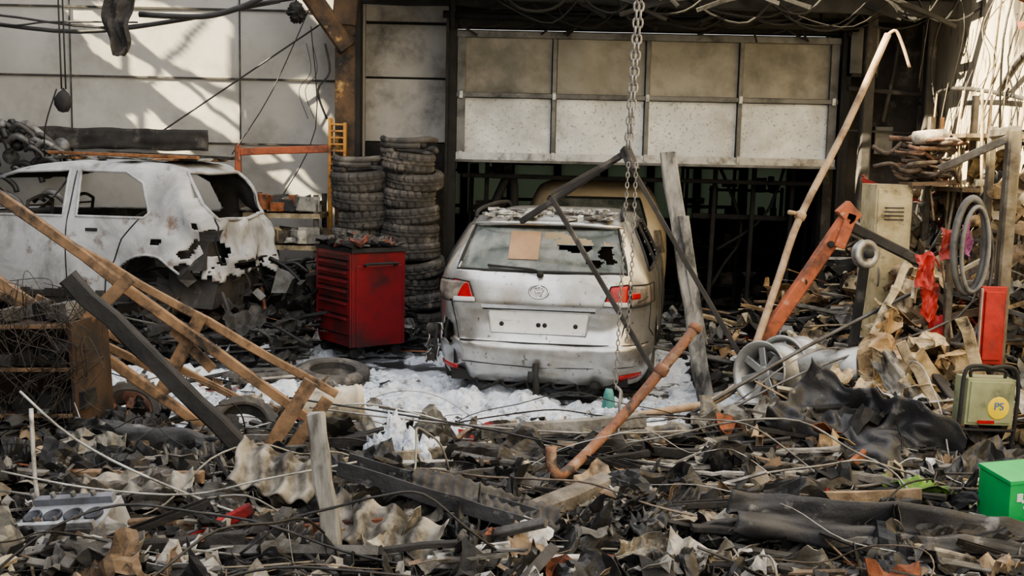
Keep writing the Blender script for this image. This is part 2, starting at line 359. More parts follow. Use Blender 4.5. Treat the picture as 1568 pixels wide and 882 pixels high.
def stack(name,x,y,n,lean,tr):
    mb=MB(); z=.0
    for i in range(n):
        h=R.uniform(.16,.22)
        t=V((R.uniform(-tr,tr),R.uniform(-tr*1.6,.02),1))
        tyre(mb,MX((x+R.uniform(-.045,.045)+lean*i,y+R.uniform(-.03,.03),z+h/2),t),r=R.uniform(.265,.325),w=h*1.02,sq=1,n=80)
        z+=h*.94
    for k in range(3):
        P=[(x+lean*n+.27*math.cos(a*.6+k),y-.02+.27*math.sin(a*.6+k),z+.01+.05*k+.05*nz(a*.7,k)) for a in range(8)]
        mb.tube(P,.035,n=8)
    return mb.obj(name,'rubber')
stack('tire_stack',-1.60,11.45,9,0,.11)
stack('tire_stack',-.98,11.35,11,-.010,.12)

# ------------------------------------------------------------ cars
class Car:
    def __init__(s,lv,n=6):
        s.n=n; T=[]
        for a,b in zip(lv[:-1],lv[1:]):
            for k in range(8):
                t=k/8; T.append([a[i]*(1-t)+b[i]*t for i in range(4)])
        T.append(list(lv[-1]))
        for _ in range(7):
            T=[T[0]]+[[(T[i-1][j]+2*T[i][j]+T[i+1][j])/4 for j in range(4)] for i in range(1,len(T)-1)]+[T[-1]]
        s.T=T
    def at(s,z):
        T=s.T
        if z<=T[0][0]: return T[0]
        for a,b in zip(T[:-1],T[1:]):
            if a[0]<=z<=b[0]:
                t=(z-a[0])/max(1e-6,b[0]-a[0]); return [a[i]*(1-t)+b[i]*t for i in range(4)]
        return T[-1]
    def rear(s,x,z,off=0):
        _,sr,sf,w=s.at(z); u=min(abs(x)/w,.9995); a=(sf-sr)/2; m=(sf+sr)/2
        return V((x,m-a*(1-u**s.n)**(1/s.n)-off,z))
    def side(s,y,z,sg,off=0):
        _,sr,sf,w=s.at(z); a=(sf-sr)/2; m=(sf+sr)/2; u=min(abs(y-m)/a,.9995)
        return V((sg*(w*(1-u**s.n)**(1/s.n)+off),y,z))
    def body(s,mb,test,ne=26,ns=90,dent=None):
        sq=[]
        for i in range(ne): sq.append((-1,-1+2*i/ne,'R'))
        for i in range(ns): sq.append((-1+2*i/ns,1,'S'))
        for i in range(ne): sq.append((1,1-2*i/ne,'F'))
        for i in range(ns): sq.append((1-2*i/ns,-1,'S'))
        K=len(sq); vs=[]
        for z,sr,sf,w in s.T:
            a=(sf-sr)/2;m=(sf+sr)/2
            for p,q,e in sq:
                r=(abs(p)**s.n+abs(q)**s.n)**(-1/s.n)
                P=V((w*q*r,m+a*p*r,z))
                if dent: P=dent(P)
                vs.append(P)
        fs=[];ms=[]
        for j in range(len(s.T)-1):
            for k in range(K):
                k2=(k+1)%K; f=(j*K+k,j*K+k2,(j+1)*K+k2,(j+1)*K+k)
                c=(vs[f[0]]+vs[f[1]]+vs[f[2]]+vs[f[3]])/4
                t=test(c,sq[k][2])
                if t is None: continue
                fs.append(f);ms.append(t)
        mb.add(vs,fs,smooth=True)
        for i,t in enumerate(ms): mb.m[len(mb.m)-len(ms)+i]=t
        top=(len(s.T)-1)*K; mb.add([vs[top+k] for k in range(K)],[tuple(range(K))],smooth=True)
def patch(mb,fn,quad,nu,nv,mat=0,off=0,keep=None):
    (a,b,c,d)=quad
    def f(u,v):
        x=(a[0]*(1-u)+b[0]*u)*(1-v)+(d[0]*(1-u)+c[0]*u)*v
        z=(a[1]*(1-u)+b[1]*u)*(1-v)+(d[1]*(1-u)+c[1]*u)*v
        return fn(x,z,off)
    mb.grid(f,nu,nv,mat=mat,keep=keep)
def strip(mb,fn,P,wd,mat=0,off=.006,closed=True,sub=6):
    Q=[];L=len(P)
    for i in range(L if closed else L-1):
        a=P[i];b=P[(i+1)%L]
        for k in range(sub): Q.append((a[0]+(b[0]-a[0])*k/sub,a[1]+(b[1]-a[1])*k/sub))
    if not closed: Q.append(P[-1])
    mb.tube([fn(x,z,off) for x,z in Q],wd,n=6,mat=mat,sub=1,closed=closed)
def xrot(P,sg=1): return [(sg*x,z) for x,z in P]

# ---- silver estate (centre)
lv=[(.16,.14,4.55,.83),(.24,.05,4.66,.87),(.38,.0,4.70,.895),(.47,.0,4.70,.90),(.50,.05,4.68,.90),(.62,.085,4.62,.90),(.74,.075,4.5,.90),(.80,.055,4.4,.895),(.95,.08,4.1,.885),(1.01,.12,3.6,.86),(1.08,.17,3.4,.83),(1.2,.27,3.2,.775),(1.33,.40,2.95,.705),(1.40,.44,2.8,.665),(1.44,.52,2.6,.61),(1.475,.75,2.3,.50),(1.49,1.1,1.9,.30),(1.495,1.4,1.6,.05)]
ec=Car(lv,6.5)
est=empty('estate_car',(.20,8.3,0.0),rad(-9),scale=(1,.9,1))
GL=[(-.67,1.04),(.67,1.04),(.575,1.375),(-.575,1.375)]
RW=[(.55,1.05),(1.35,1.05),(1.42,1.37),(.85,1.36)]; RW2=[(1.45,1.05),(2.3,1.05),(2.3,1.37),(1.5,1.38)]; RW3=[(2.38,1.05),(3.2,1.05),(2.85,1.32),(2.4,1.36)]
def et(c,e):
    x,y,z=c
    if e=='R' and inpoly(x,z,GL): return None
    if y<.45 and x<-.66 and .44+.05*nz(x*14,z*14)<z<.60+.06*nz(x*11,z*11,4) and x<-.70+.05*nz(z*20,1): return None
    if y<.45 and x<-.60+.06*nz(z*14,3) and z<.235+.04*nz(x*20,2): return None
    if e=='S':
        for W in (RW,RW2,RW3):
            if inpoly(y,z,W): return None
        for wy in(.98,3.7):
            if (y-wy)**2+(z-.31)**2<.35**2: return None
    if e=='F' and 1.03<z<1.36 and abs(x)<.6: return None
    return 0
def edent(P):
    x,y,z=P
    n=nz(x*3,y*2,z*3)*.016
    if x<-.5 and y<.5 and z<.78:
        k=(-x-.5)*(.78-z)*1.5*clamp((.5-y)*2.5,0,1); P=P+V((k*.5,k*.30+.08*nz(x*7,z*7,2)*min(1,k*9),.05*nz(x*6,z*5,9)*min(1,k*9)))
    if .15<x<.8 and z<.75 and y<.3:
        P=P+V((0,.016*nz(x*6,z*8,6),0))
    return P+V((0,n if y<.4 else 0,0))
mb=MB(); ec.body(mb,et,ne=64,dent=edent); mb.obj('body',['estate','black'],parent=est,solid=.012,solid_off=1)
mb=MB()
holes=[(.70,.62,.16,.22),(.60,.80,.12,.1),(.90,.45,.06,.3),(.82,.2,.07,.12)]
def gk(u,v):
    uu=u+.05*nz(u*9,v*9); vv=v+.08*nz(u*9,v*9,4)
    for a,b,c,d in holes:
        if ((uu-a)/c)**2+((vv-b)/d)**2<.6: return False
    return True
patch(mb,ec.rear,GL,90,34,mat=0,off=-.006,keep=gk)
strip(mb,ec.rear,GL,.014,mat=1,off=.0)
for W in(RW,RW2,RW3):
    for sg in(-1,1): strip(mb,lambda y,z,o:ec.side(y,z,sg,o),W,.016,mat=1,off=.002)
patch(mb,ec.rear,[(-.27,1.13),(-.03,1.13),(-.03,1.34),(-.27,1.34)],4,4,mat=2,off=.004)
mb.obj('rear_glass',['glass','black','card'],parent=est)
mb=MB()
patch(mb,ec.rear,[(-.69,.79),(-.50,.80),(-.555,.95),(-.69,.965)],8,6,mat=0,off=.012)
patch(mb,ec.rear,[(-.69,.79),(-.50,.80),(-.508,.835),(-.69,.83)],8,3,mat=3,off=.016)
patch(mb,ec.rear,[(-.875,.80),(-.71,.79),(-.71,.96),(-.865,.95)],12,6,mat=1,off=.010)
patch(mb,ec.rear,[(.50,.80),(.69,.79),(.69,.965),(.555,.95)],8,6,mat=0,off=.012)
patch(mb,ec.rear,[(.50,.80),(.69,.79),(.69,.83),(.508,.835)],8,3,mat=3,off=.016)
patch(mb,ec.rear,[(.71,.79),(.875,.80),(.865,.95),(.71,.96)],12,6,mat=1,off=.010)
patch(mb,ec.rear,[(.71,.85),(.80,.855),(.80,.90),(.71,.90)],6,4,mat=0,off=.014)
for sg in(-1,1):
    patch(mb,lambda y,z,o:ec.side(y,z,sg,o),[(.10,.80),(.36,.86),(.32,.94),(.10,.95)],12,6,mat=1,off=.008)
    for P in ([(.69,.79),(.50,.80),(.555,.95),(.69,.965)],[(.71,.79),(.875,.80),(.865,.95),(.71,.96)]):
        strip(mb,ec.rear,xrot(P,sg),.006,mat=2,off=.010)
patch(mb,ec.rear,[(-.80,.265),(-.64,.25),(-.64,.285),(-.80,.30)],6,3,mat=0,off=.012)
patch(mb,ec.rear,[(.64,.21),(.80,.225),(.80,.265),(.64,.25)],6,3,mat=0,off=.010)
mb.obj('lamps',['redlens','greylens','black','white'],parent=est,solid=.01)
mb=MB()
patch(mb,ec.rear,[(-.44,.755),(.44,.755),(.45,.785),(-.45,.785)],20,3,mat=0,off=.026)
patch(mb,ec.rear,[(-.44,.74),(.44,.74),(.44,.755),(-.44,.755)],20,1,mat=3,off=.012)
patch(mb,ec.rear,[(-.37,.565),(.37,.565),(.39,.735),(-.39,.735)],20,6,mat=1,off=.006)
strip(mb,ec.rear,[(-.37,.565),(.37,.565),(.40,.74),(-.40,.74)],.008,mat=2,off=.006)
for x in(-.29,.0,.29,.05): 
    p=ec.rear(x,.63,.012); mb.lathe([(0,.0),(.017,.0),(.02,-.01)],12,MX(p,(0,-1,0)),mat=3)
def oval(cx,cz,rx,rz,t=.006): mb.tube([ec.rear(cx+rx*math.cos(a*math.pi/8),cz+rz*math.sin(a*math.pi/8),.018) for a in range(16)],t,n=6,mat=0,sub=1,closed=True)
oval(0,.895,.075,.052,.008); oval(0,.912,.035,.020); oval(0,.893,.016,.048)
for sg in(-1,1):
    strip(mb,ec.rear,[(sg*.70,.96),(sg*.70,.77),(sg*.66,.62),(sg*.63,.50)],.005,mat=3,off=.002,closed=False)
    strip(mb,lambda y,z,o:ec.side(y,z,sg,o),[(.45,.95),(.42,.6),(.60,.52)],.005,mat=3,off=.001,closed=False)
    strip(mb,lambda y,z,o:ec.side(y,z,sg,o),[(1.42,1.03),(1.42,.75),(1.30,.6),(1.3,.25)],.005,mat=3,off=.001,closed=False)
    strip(mb,lambda y,z,o:ec.side(y,z,sg,o),[(2.35,1.03),(2.38,.25)],.005,mat=3,off=.001,closed=False)
    patch(mb,lambda y,z,o:ec.side(y,z,sg,o),[(1.2,.88),(1.4,.88),(1.4,.91),(1.2,.91)],4,2,mat=0,off=.03)
strip(mb,ec.rear,[(-.62,.495),(0,.49),(.84,.495)],.007,mat=3,off=.0,closed=False,sub=20)
strip(mb,ec.rear,[(-.60,.33),(0,.30),(.80,.33)],.004,mat=3,off=.001,closed=False,sub=20)
patch(mb,ec.rear,[(-.30,.665),(-.20,.665),(-.20,.69),(-.30,.69)],2,2,mat=1,off=.02)
mb.obj('trim_parts',['chrome','plate','estate','black'],parent=est)
mb=MB()
def sp(u,v):
    x=(u-.5)*1.22; p=ec.rear(x,1.395,0); k=abs(u-.5)*2
    return V((x,p.y+.14-.20*v+.03*k,1.42+.022*math.cos(v*3)-.03*k**3-.012*v))
mb.grid(sp,24,6)
mb.obj('spoiler',['estate'],parent=est,solid=.03)
mb=MB()
for sg in(-1,1):
    mb.tube([(sg*.60,.62,1.43),(sg*.59,.72,1.49),(sg*.57,1.4,1.52),(sg*.57,2.2,1.51),(sg*.60,2.6,1.45)],.016)
mb.tube([ec.rear(.0,1.035,.03),ec.rear(-.06,1.06,.05),ec.rear(-.25,1.07,.03),ec.rear(-.42,1.08,.02)],.009,mat=0)
mb.lathe([(0,.05),(.022,.05),(.028,0)],14,MX(ec.rear(.0,1.02,.0),(0,-1,.3)))
mb.tube([(.0,-.02,.34),(.0,-.05,.26),(.01,-.05,.14),(0,-.02,.07)],.026)
mb.tube([(-.03,-.04,.28),(-.035,-.06,.2)],.03)
for i in range(5): mb.tube([(-.5+.2*i,.15,.2),(-.45+.2*i,.1,.10+.03*(i%2)),(-.3+.2*i,.12,.17)],.012)
mb.box((-.1,.30,.42),(1.2,.12,.3)); mb.box((0,.35,.2),(1.4,.4,.08)); mb.tube([(.45,.02,.17),(.45,.4,.2)],.035,n=12)
for s_ in (-1,1): mb.box((s_*.36,2.4,.55),(.5,.12,.7),jit=.04); mb.box((s_*.36,1.3,.75),(.6,.12,.35),jit=.05); mb.box((s_*.36,2.36,.98),(.25,.08,.2))
mb.box((0,.7,.68),(1.3,.7,.25),jit=.06)
mb.obj('dark_fittings',['black'],parent=est)
mb=MB()
for i in range(120):
    u=R.uniform(-.52,.52); y=R.uniform(.42,.95); mb.box((u,y,1.452+.03*sst(.4,.9,y)+R.uniform(-.01,.02)),(R.uniform(.02,.12),R.uniform(.02,.07),R.uniform(.008,.03)),rot=Matrix.Rotation(R.uniform(0,3),3,'Z'),jit=.25,col=R.choice([(.72,.72,.68),(.6,.6,.57),(.45,.45,.42),(.16,.15,.14)]))
mb.obj('roof_ash',['debris'],parent=est)
mb=MB()
def flap(u,v):
    z=.62-.30*v; x=-.86+.10*u+.03*nz(u*4,v*4,2)-.02*v
    return V((x,.02+.10*u*(1-u)-.05*v+.04*nz(u*3,v*5,6),z+.03*nz(u*5,v*2,8)))
mb.grid(flap,8,16,keep=lambda u,v:nz(u*4,v*5,3)>-.22)
mb.obj('torn_bumper_skin',['estate','black'],parent=est,solid=.006,solid_off=1)
mb=MB()
for wy in(.98,3.7):
    for sg in(-1,1):
        Mx=MX((sg*.78,wy,.31),(sg,0,0)); tyre(mb,Mx,r=.315,w=.2,ri=.2,mat=0); rim(mb,Mx,mat=1)
mb.obj('wheels',['rubber','alu'],parent=est)

def hlv(L=3.8): return [(.18,.12,L-.1,.79),(.3,.04,L-.03,.83),(.45,.0,L,.845),(.6,.01,L-.02,.85),(.75,.05,L-.15,.85),(.9,.08,L-.45,.84),(.98,.11,L-.8,.825),(1.06,.15,L-.95,.795),(1.25,.27,L-1.25,.73),(1.4,.38,L-1.5,.665),(1.46,.46,L-1.7,.62),(1.5,.60,L-1.95,.52),(1.525,.9,L-2.2,.32),(1.53,1.2,1.5,.05)]
hc=Car(hlv(),6)
# second car beyond the door (tan, scorched)
c2=empty('hatchback_car',(.93,12.60,.04),rad(-4),scale=(1.07,1.0,1.08))
G2=[(-.58,1.05),(.58,1.05),(.5,1.33),(-.5,1.33)]
HW=[[(.62,1.03),(1.42,1.03),(1.42,1.39),(.80,1.38)],[(1.53,1.03),(2.75,1.02),(2.35,1.33),(1.53,1.39)]]
def t2(c,e):
    x,y,z=c
    if e=='S' and any(inpoly(y,z,W) for W in HW): return None
    if e=='S' and any((y-wy)**2+(z-.3)**2<.33**2 for wy in(.75,3.05)): return None
    return 0
mb=MB(); hc.body(mb,t2,ne=20,ns=50); mb.obj('body',['tan','black'],parent=c2,solid=.012,solid_off=1)
mb=MB(); patch(mb,hc.rear,G2,12,8,mat=0,off=.005); strip(mb,hc.rear,G2,.015,mat=1,off=.005)
for sg in(-1,1):
    patch(mb,hc.rear,[(sg*.80,.75),(sg*.66,.75),(sg*.66,1.0),(sg*.74,1.0)],5,5,mat=2,off=.01)
    for wy in(.75,3.05): tyre(mb,MX((sg*.72,wy,.3),(sg,0,0)),r=.3,mat=3)
mb.obj('fittings',['glass','black','greylens','rubber'],parent=c2)

# ---- burnt white hatchback (left)
RZ=.30
bc=empty('hatchback_car',(-2.46,10.50,RZ),rad(80))
GT=[(-.62,1.0),(.62,1.0),(.53,1.42),(-.53,1.42)]
HWs=[[(.72,1.05),(.76,1.01),(1.42,1.01),(1.46,1.425),(1.0,1.42),(.82,1.32)],[(1.55,1.01),(2.75,1.0),(2.35,1.34),(2.1,1.40),(1.57,1.425)]]
dh=[((.36,.70),.08,.04),((.30,.78),.05,.05),((.42,.56),.10,.04),((.2,.58),.07,.05),((.62,.80),.05,.025),((.14,.72),.04,.04),((.25,.50),.12,.05)]
def t3(c,e):
    x,y,z=c
    if e=='R' and inpoly(x,z,GT): return None
    if e=='R' and (abs(x+.70)<.10) and .68<z<.90+.08*nz(x*9,z*9): return None
    if e=='S':
        if any(inpoly(y,z,W) for W in HWs): return None
        if any((y-wy)**2+(z-.30)**2<.37**2 for wy in(.72,3.05)): return None
        if x<0:
            for (cy,cz),ry,rz in dh:
                if ((y-cy)/ry)**2+((z-cz)/rz)**2<1+nz(y*12,z*12)*1.6: return None
    if y<.62 and z<.50+.14*nz(x*5,y*6,z*4): return None
    if y<.3 and nz(x*5,y*5,z*6+9)>.38 and z<.98: return None
    if e=='F' and 1.0<z<1.35: return None
    if z<.33+.05*nz(x*6,y*6,z): return 1
    return 0
def d3(P):
    x,y,z=P; n=nz(x*2+4,y*1.6,z*2)*.035
    k=clamp((.8-y)*2,0,1); n+=k*.09*nz(x*5,y*5,z*5)
    return P+V((n if abs(x)>.3 else 0, k*.09*nz(x*4+8,y*4,z*4),(.03*k*nz(x*4,y*5,2)) if z<1.45 else .8*n))
mb=MB(); hc.body(mb,t3,ne=44,ns=150,dent=d3); mb.obj('body',['burnt','soot'],parent=bc,solid=.015,solid_off=1)
mb=MB()
for sg in(-1,1):
    S=lambda y,z,o:d3(hc.side(y,z,sg,o))
    for W in HWs: strip(mb,S,W,.014,mat=0,off=.0)
    for P in ([(1.50,1.42),(1.50,1.0),(1.50,.3)],[(.80,1.0),(.95,.82),(1.03,.62),(1.12,.50),(1.14,.28)],[(1.12,.26),(2.7,.26)],[(2.72,1.0),(2.72,.3)]):
        strip(mb,S,P,.007,mat=1,off=.0,closed=False)
    for yy in(1.20,2.2): patch(mb,S,[(yy-.02,.88),(yy+.10,.88),(yy+.10,.91),(yy-.02,.91)],3,2,mat=1,off=.02)
    for wy in(.72,3.05):
        mb.tube([S(wy+.38*math.cos(a),.30+.38*math.sin(a),.004) for a in [math.pi*(.12+.76*k/14) for k in range(15)]],.012,mat=0,sub=1)
strip(mb,lambda x,z,o:d3(hc.rear(x,z,o)),GT,.02,mat=0,off=0)
strip(mb,lambda x,z,o:d3(hc.rear(x,z,o)),[(-.64,1.0),(-.62,.60),(.62,.60),(.64,1.0)],.010,mat=1,off=0,closed=False)
mb.obj('frames',['burnt','black'],parent=bc)
mb=MB()
for wy in(.72,3.05):
    for sg in(-1,1):
        Mx=MX((sg*.70,wy,.20),(sg,0,0)); rim(mb,Mx,r=.19,mat=0)
        mb.lathe([(.0,.0),(.13,.0),(.14,-.02),(.0,-.02)],24,Mx,mat=1)
        mb.lathe([(.21,-.08),(.225,0),(.21,.08)],24,Mx,mat=0,fn=lambda j,k:R.uniform(-.01,.01))
for x in(-.36,.36):
    for y,h in((2.25,.62),(1.15,.5)):
        for dx in(-.2,.2): mb.tube([(x+dx,y+.3,.4),(x+dx,y-.05,.5),(x+dx,y-.18,.5+h)],.016)
        for k in range(6): mb.tube([(x-.2,y-.06-.02*k,.6+k*h/6.5),(x+.2,y-.06-.02*k,.6+k*h/6.5)],.009,sub=1)
        mb.tube([(x-.2,y-.18,.5+h),(x,y-.2,.55+h),(x+.2,y-.18,.5+h)],.016)
mb.tube([(-.7,2.65,.95),(.7,2.65,.95)],.05,sub=1)
mb.tube([(-.3+.18*math.cos(a*.524),2.45+.04*math.sin(a*.524),.98+.17*math.sin(a*.524)) for a in range(12)],.014,closed=True,sub=2)
mb.box((0,1.8,.25),(1.4,3.0,.06),mat=0); mb.box((0,.35,.35),(1.3,.5,.3),jit=.08); mb.box((0,3.2,.6),(1.1,.7,.4),jit=.1); mb.box((0,.45,.68),(1.45,.5,.25),jit=.08)
for i in range(90):
    mb.box((R.uniform(-.8,.8),R.uniform(.05,1.0),R.uniform(-.1,.6)),(R.uniform(.04,.22),R.uniform(.04,.2),R.uniform(.02,.1)),rot=frame(V((R.uniform(-1,1),R.uniform(-1,1),1))),jit=.2)
for i in range(24):
    x,y,z=R.uniform(-.8,.8),R.uniform(.0,1.0),R.uniform(0,.6); mb.tube([(x,y,z),(x+R.uniform(-.2,.2),y+R.uniform(-.2,.1),z-.15),(x+R.uniform(-.2,.2),y+R.uniform(-.2,.2),z-R.uniform(.2,.4))],R.uniform(.008,.02),n=6)
mb.obj('burnt_interior',['soot','metal'],parent=bc)
mb=MB()
for i in range(40):
    mb.box((R.uniform(-.45,.45),R.uniform(.55,1.9),1.54),(R.uniform(.05,.25),R.uniform(.05,.4),R.uniform(.01,.03)),rot=Matrix.Rotation(R.uniform(0,3),3,'Z'),jit=.2,col=R.choice([(.4,.2,.09),(.10,.10,.09),(.3,.3,.28),(.05,.05,.05),(.38,.22,.12)]))
mb.beam((-.25,.5,1.56),(-.3,2.0,1.585),.07,.03,col=(.38,.18,.08),jit=.1); mb.beam((.1,.3,1.56),(.1,1.6,1.60),.09,.03,col=(.10,.10,.09),jit=.1)
mb.obj('roof_debris',['debris'],parent=bc)
mb=MB()
for y in(9.85,10.9):
    mb.beam((-5.9,y+.55,.22),(-2.3,y,.22),.4,.07,seg=4,jit=.04)
    for x in(-5.2,-4,-2.9):
        mb.beam((x-.3,y+.3,.0),(x+.3,y+.2,.2),.05,.06); mb.beam((x+.3,y+.3,.0),(x-.3,y+.2,.2),.05,.06)
mb.obj('scissor_lift','soot')

# ------------------------------------------------------------ tool chest
tcst=empty('tool_chest',(-1.42,10.15,.12),rad(-52))
mb=MB(); W,D,H=.66,.56,.86
mb.box((0,0,H/2+.06),(W,D,H),mat=0)
mb.box((0,0,H+.08),(W+.03,D+.03,.04),mat=1)
zs=[.80,.72,.64,.55,.44,.30,.12]
for i,z in enumerate(zs):
    nx=zs[i-1] if i else .89
    hh=(nx-z)-.018
    mb.box((0,-D/2-.008,z+hh/2+.05),(W-.08,.02,hh),mat=0)
    mb.box((0,-D/2-.028,z+hh+.03),(W-.14,.03,.015),mat=2)
    mb.box((0,-D/2-.001,z+.04),(W-.06,.008,.012),mat=1)
for s_ in(-1,1): mb.box((s_*(W/2-.02),-D/2-.01,H/2+.06),(.03,.02,H),mat=0)
mb.box((W/2+.006,0,H*.5),(.012,D-.08,H-.12),mat=0)
mb.tube([(W/2+.01,-.15,.80),(W/2+.06,-.15,.82),(W/2+.06,.15,.82),(W/2+.01,.15,.80)],.013,mat=1)
for sx in(-1,1):
    for sy in(-1,1): mb.lathe([(0,-.02),(.05,-.02),(.055,0),(.05,.02),(0,.02)],16,MX((sx*.27,sy*.22,-.0),(1,0,0)),mat=1)
mb.obj('cabinet',['tred','black','tred'],parent=tcst,bevel=.008)
mb=MB()
for i in range(110): mb.box((R.uniform(-.34,.34),R.uniform(-.29,.29),H+.12+R.uniform(0,.05)),(R.uniform(.04,.2),R.uniform(.02,.1),R.uniform(.01,.05)),rot=frame(V((R.uniform(-.4,.4),R.uniform(-.4,.4),1)))@Matrix.Rotation(R.uniform(0,3),3,'Z'),jit=.2,col=R.choice([(.04,.04,.04),(.10,.10,.09),(.16,.15,.14),(.2,.07,.05)]))
mb.obj('top_clutter',['debris'],parent=tcst)

# ------------------------------------------------------------ bench & racks behind left car
mb=MB()
for x in(-2.75,-2.05):
    for y in(11.3,11.8): mb.beam((x,y,0),(x,y,1.5),.05,.05,col=(.12,.11,.10))
for z in(.5,.95,1.28): mb.box((-2.4,11.55,z),(.8,.6,.05),col=(.42,.36,.24))
for i in range(90):
    z=R.choice([.55,1.0,1.33,1.33]); s=R.uniform(.04,.16)
    mb.box((R.uniform(-2.75,-2.05),R.uniform(11.28,11.7),z+s/2),(R.uniform(.05,.25),R.uniform(.05,.2),s),rot=Matrix.Rotation(R.uniform(0,3),3,'Z'),jit=.12,col=R.choice([(.45,.38,.25),(.2,.18,.15),(.06,.06,.06),(.35,.14,.07),(.5,.5,.45),(.3,.3,.28)]))
mb.obj('workbench','debris')
mb=MB()
mb.box((-1.98,11.75,2.0),(.03,.08,.62)); mb.box((-1.82,11.75,1.98),(.03,.08,.56))
for k in range(8): mb.box((-1.90,11.74,1.75+.07*k),(.16,.05,.02))
mb.beam((-2.95,11.8,1.93),(-2.0,11.8,1.98),.05,.08,mat=1); mb.beam((-3.0,11.8,.0),(-2.98,11.8,2.0),.06,.05,mat=1); mb.beam((-2.0,11.8,0),(-1.98,11.8,2.3),.05,.05)
mb.obj('pallet_rack',['yorange','orange'],bevel=.004)
mb=MB()
mb.grid(lambda u,v:V((-5.3+1.9*u,12.15+.03*nz(u*8,v*3),1.93+.23*v+.02*nz(u*6,v))),40,6)
mb.obj('mesh_guard_panel','soot',solid=.01)
mb=MB()
for i in range(170):
    x=R.uniform(-6.3,-4.9);y=R.uniform(11.7,12.2); top=2.2-.45*max(0,x+5.5)
    z=R.uniform(.1,top) if i<90 else top+R.uniform(-.2,.02); s=R.uniform(.05,.16)
    c=R.choice([(.06,.06,.06),(.2,.2,.2),(.35,.35,.34),(.12,.12,.12)])
    if i%3: mb.tube([(x-s,y,z),(x,y-.05,z+s*.5),(x+s,y,z-s*.3),(x+s*1.3,y,z-s)],s*.25,n=8,col=c)
    else: mb.lathe([(0,-s/3),(s/2,-s/3),(s*.55,0),(s/2,s/3),(0,s/3)],14,MX((x,y,z),(R.uniform(-1,1),-1,R.uniform(-.5,1))),col=c)
mb.obj('scrap_engine_parts','metal')

# ------------------------------------------------------------ foam on floor
mb=MB()
def foamz(x,y):
    n=nz(x*1.1,y*1.3,20)+.7*nz(x*3,y*3,21)+.5*nz(x*7,y*7,22)+.28*nz(x*16,y*16,2)+.12*nz(x*38,y*38,5)
    z=.13*n+.035*sst(10.4,8.6,y)-.012
    z+=.055*math.exp(-((x-.1)**2/1.4+(y-7.6)**2/.7)) + .065*math.exp(-((x+2.1)**2/1.8+(y-8.0)**2/1.4))
    return z
def foam(u,v):
    x=-5.2+8.0*u; y=6.0+5.4*v
    return V((x,y,min(foamz(x,y),.2)))
mb.grid(foam,460,300); mb.obj('firefighting_foam','foam')
mb=MB()
def lump(c,rx,ry,rz,seed,col=(.8,.8,.8)):
    def f(u,v):
        a=2*math.pi*u; b=math.pi*.55*v
        d=V((math.cos(a)*math.sin(b),math.sin(a)*math.sin(b),math.cos(b)))
        k=1+.35*nz(d.x*2+seed,d.y*2,d.z*2)+.28*nz(d.x*6+seed,d.y*6,d.z*6)+.12*nz(d.x*14+seed,d.y*14,d.z*14)
        return V(c)+V((d.x*rx*k,d.y*ry*k,d.z*rz*k))
    mb.grid(f,34,18,col=col)
for (x,y,rx,ry,rz) in ((-.66,5.95,.16,.14,.32),(-.50,5.85,.15,.12,.29),(-1.0,8.0,.25,.2,.12),(-.15,7.6,.3,.2,.12),(.35,7.5,.3,.2,.12),(-.35,7.2,.2,.15,.13),(-2.0,7.4,.3,.2,.18),(-2.5,7.1,.25,.2,.18),(-1.5,7.0,.2,.16,.14),(.75,7.0,.2,.15,.12),(-.1,6.8,.15,.12,.16),(-2.9,8.0,.3,.2,.16),(.1,7.15,.25,.15,.15),(-1.8,7.9,.3,.2,.16),(-2.35,7.7,.3,.2,.15),(-1.3,7.5,.2,.2,.14),(-.05,6.55,.08,.08,.2),(-1.0,7.3,.18,.15,.12),(-3.3,8.2,.3,.2,.15),(-2.9,7.4,.2,.2,.15),(-1.0,8.8,.2,.2,.1),(-1.7,9.1,.25,.2,.12)):
    lump((x,y,gh(x,y)-.02),rx,ry,rz,x*7)
for i in range(70):
    x=R.uniform(-3.4,1.2); y=R.uniform(6.9,9.3); s=R.uniform(.04,.14)
    if -.75<x<1.3 and y>8.1: continue
    lump((x,y,max(gh(x,y),foamz(x,y),0)-.01),s,s*.8,s*.55,i*3.1)
mb.obj('foam_heap','foam')

# ------------------------------------------------------------ debris field
mb=MB(); mb.grid(lambda u,v:V((-4.6+9.0*u,2.6+9.0*v,gh(-4.6+9.0*u,2.6+9.0*v)-.03+.05*nz(u*90,v*90)*(1 if v<.47 or u>.74 else .0))),230,200,smooth=False,
   keep=lambda u,v:gh(-4.6+9.0*u,2.6+9.0*v)>.03); mb.obj('ash_mound','rubble')
GREY=[((.025,.024,.023),9),((.05,.048,.046),9),((.10,.096,.09),8),((.20,.19,.172),7),((.31,.295,.26),5),((.46,.44,.40),3),((.36,.27,.18),2),((.22,.155,.10),3),((.46,.39,.28),1.5),((.72,.71,.68),1.6),((.28,.10,.05),.7),((.38,.03,.03),.2)]
RIGHT=GREY+[((.62,.50,.32),9),((.52,.36,.19),7),((.55,.05,.04),.8),((.72,.64,.46),6),((.40,.26,.14),5)]
BURN=[((.02,.02,.02),8),((.05,.05,.05),6),((.12,.12,.115),4),((.25,.25,.24),2),((.3,.14,.08),.6),((.5,.52,.55),.6)]
DARKS=[((.025,.025,.026),6),((.045,.045,.045),5),((.085,.082,.077),3),((.16,.152,.135),2.5),((.28,.265,.225),1.5),((.40,.37,.30),.8)]
def pick(P):
    t=R.uniform(0,sum(w for _,w in P))
    for c,w in P:
        t-=w
        if t<=0: break
    k=R.uniform(.75,1.2); return tuple(min(.85,a*k) for a in c)
def rrot(t=.3):
    return frame(V((R.gauss(0,t),R.gauss(0,t),1)))@Matrix.Rotation(R.uniform(0,6.28),3,'Z')
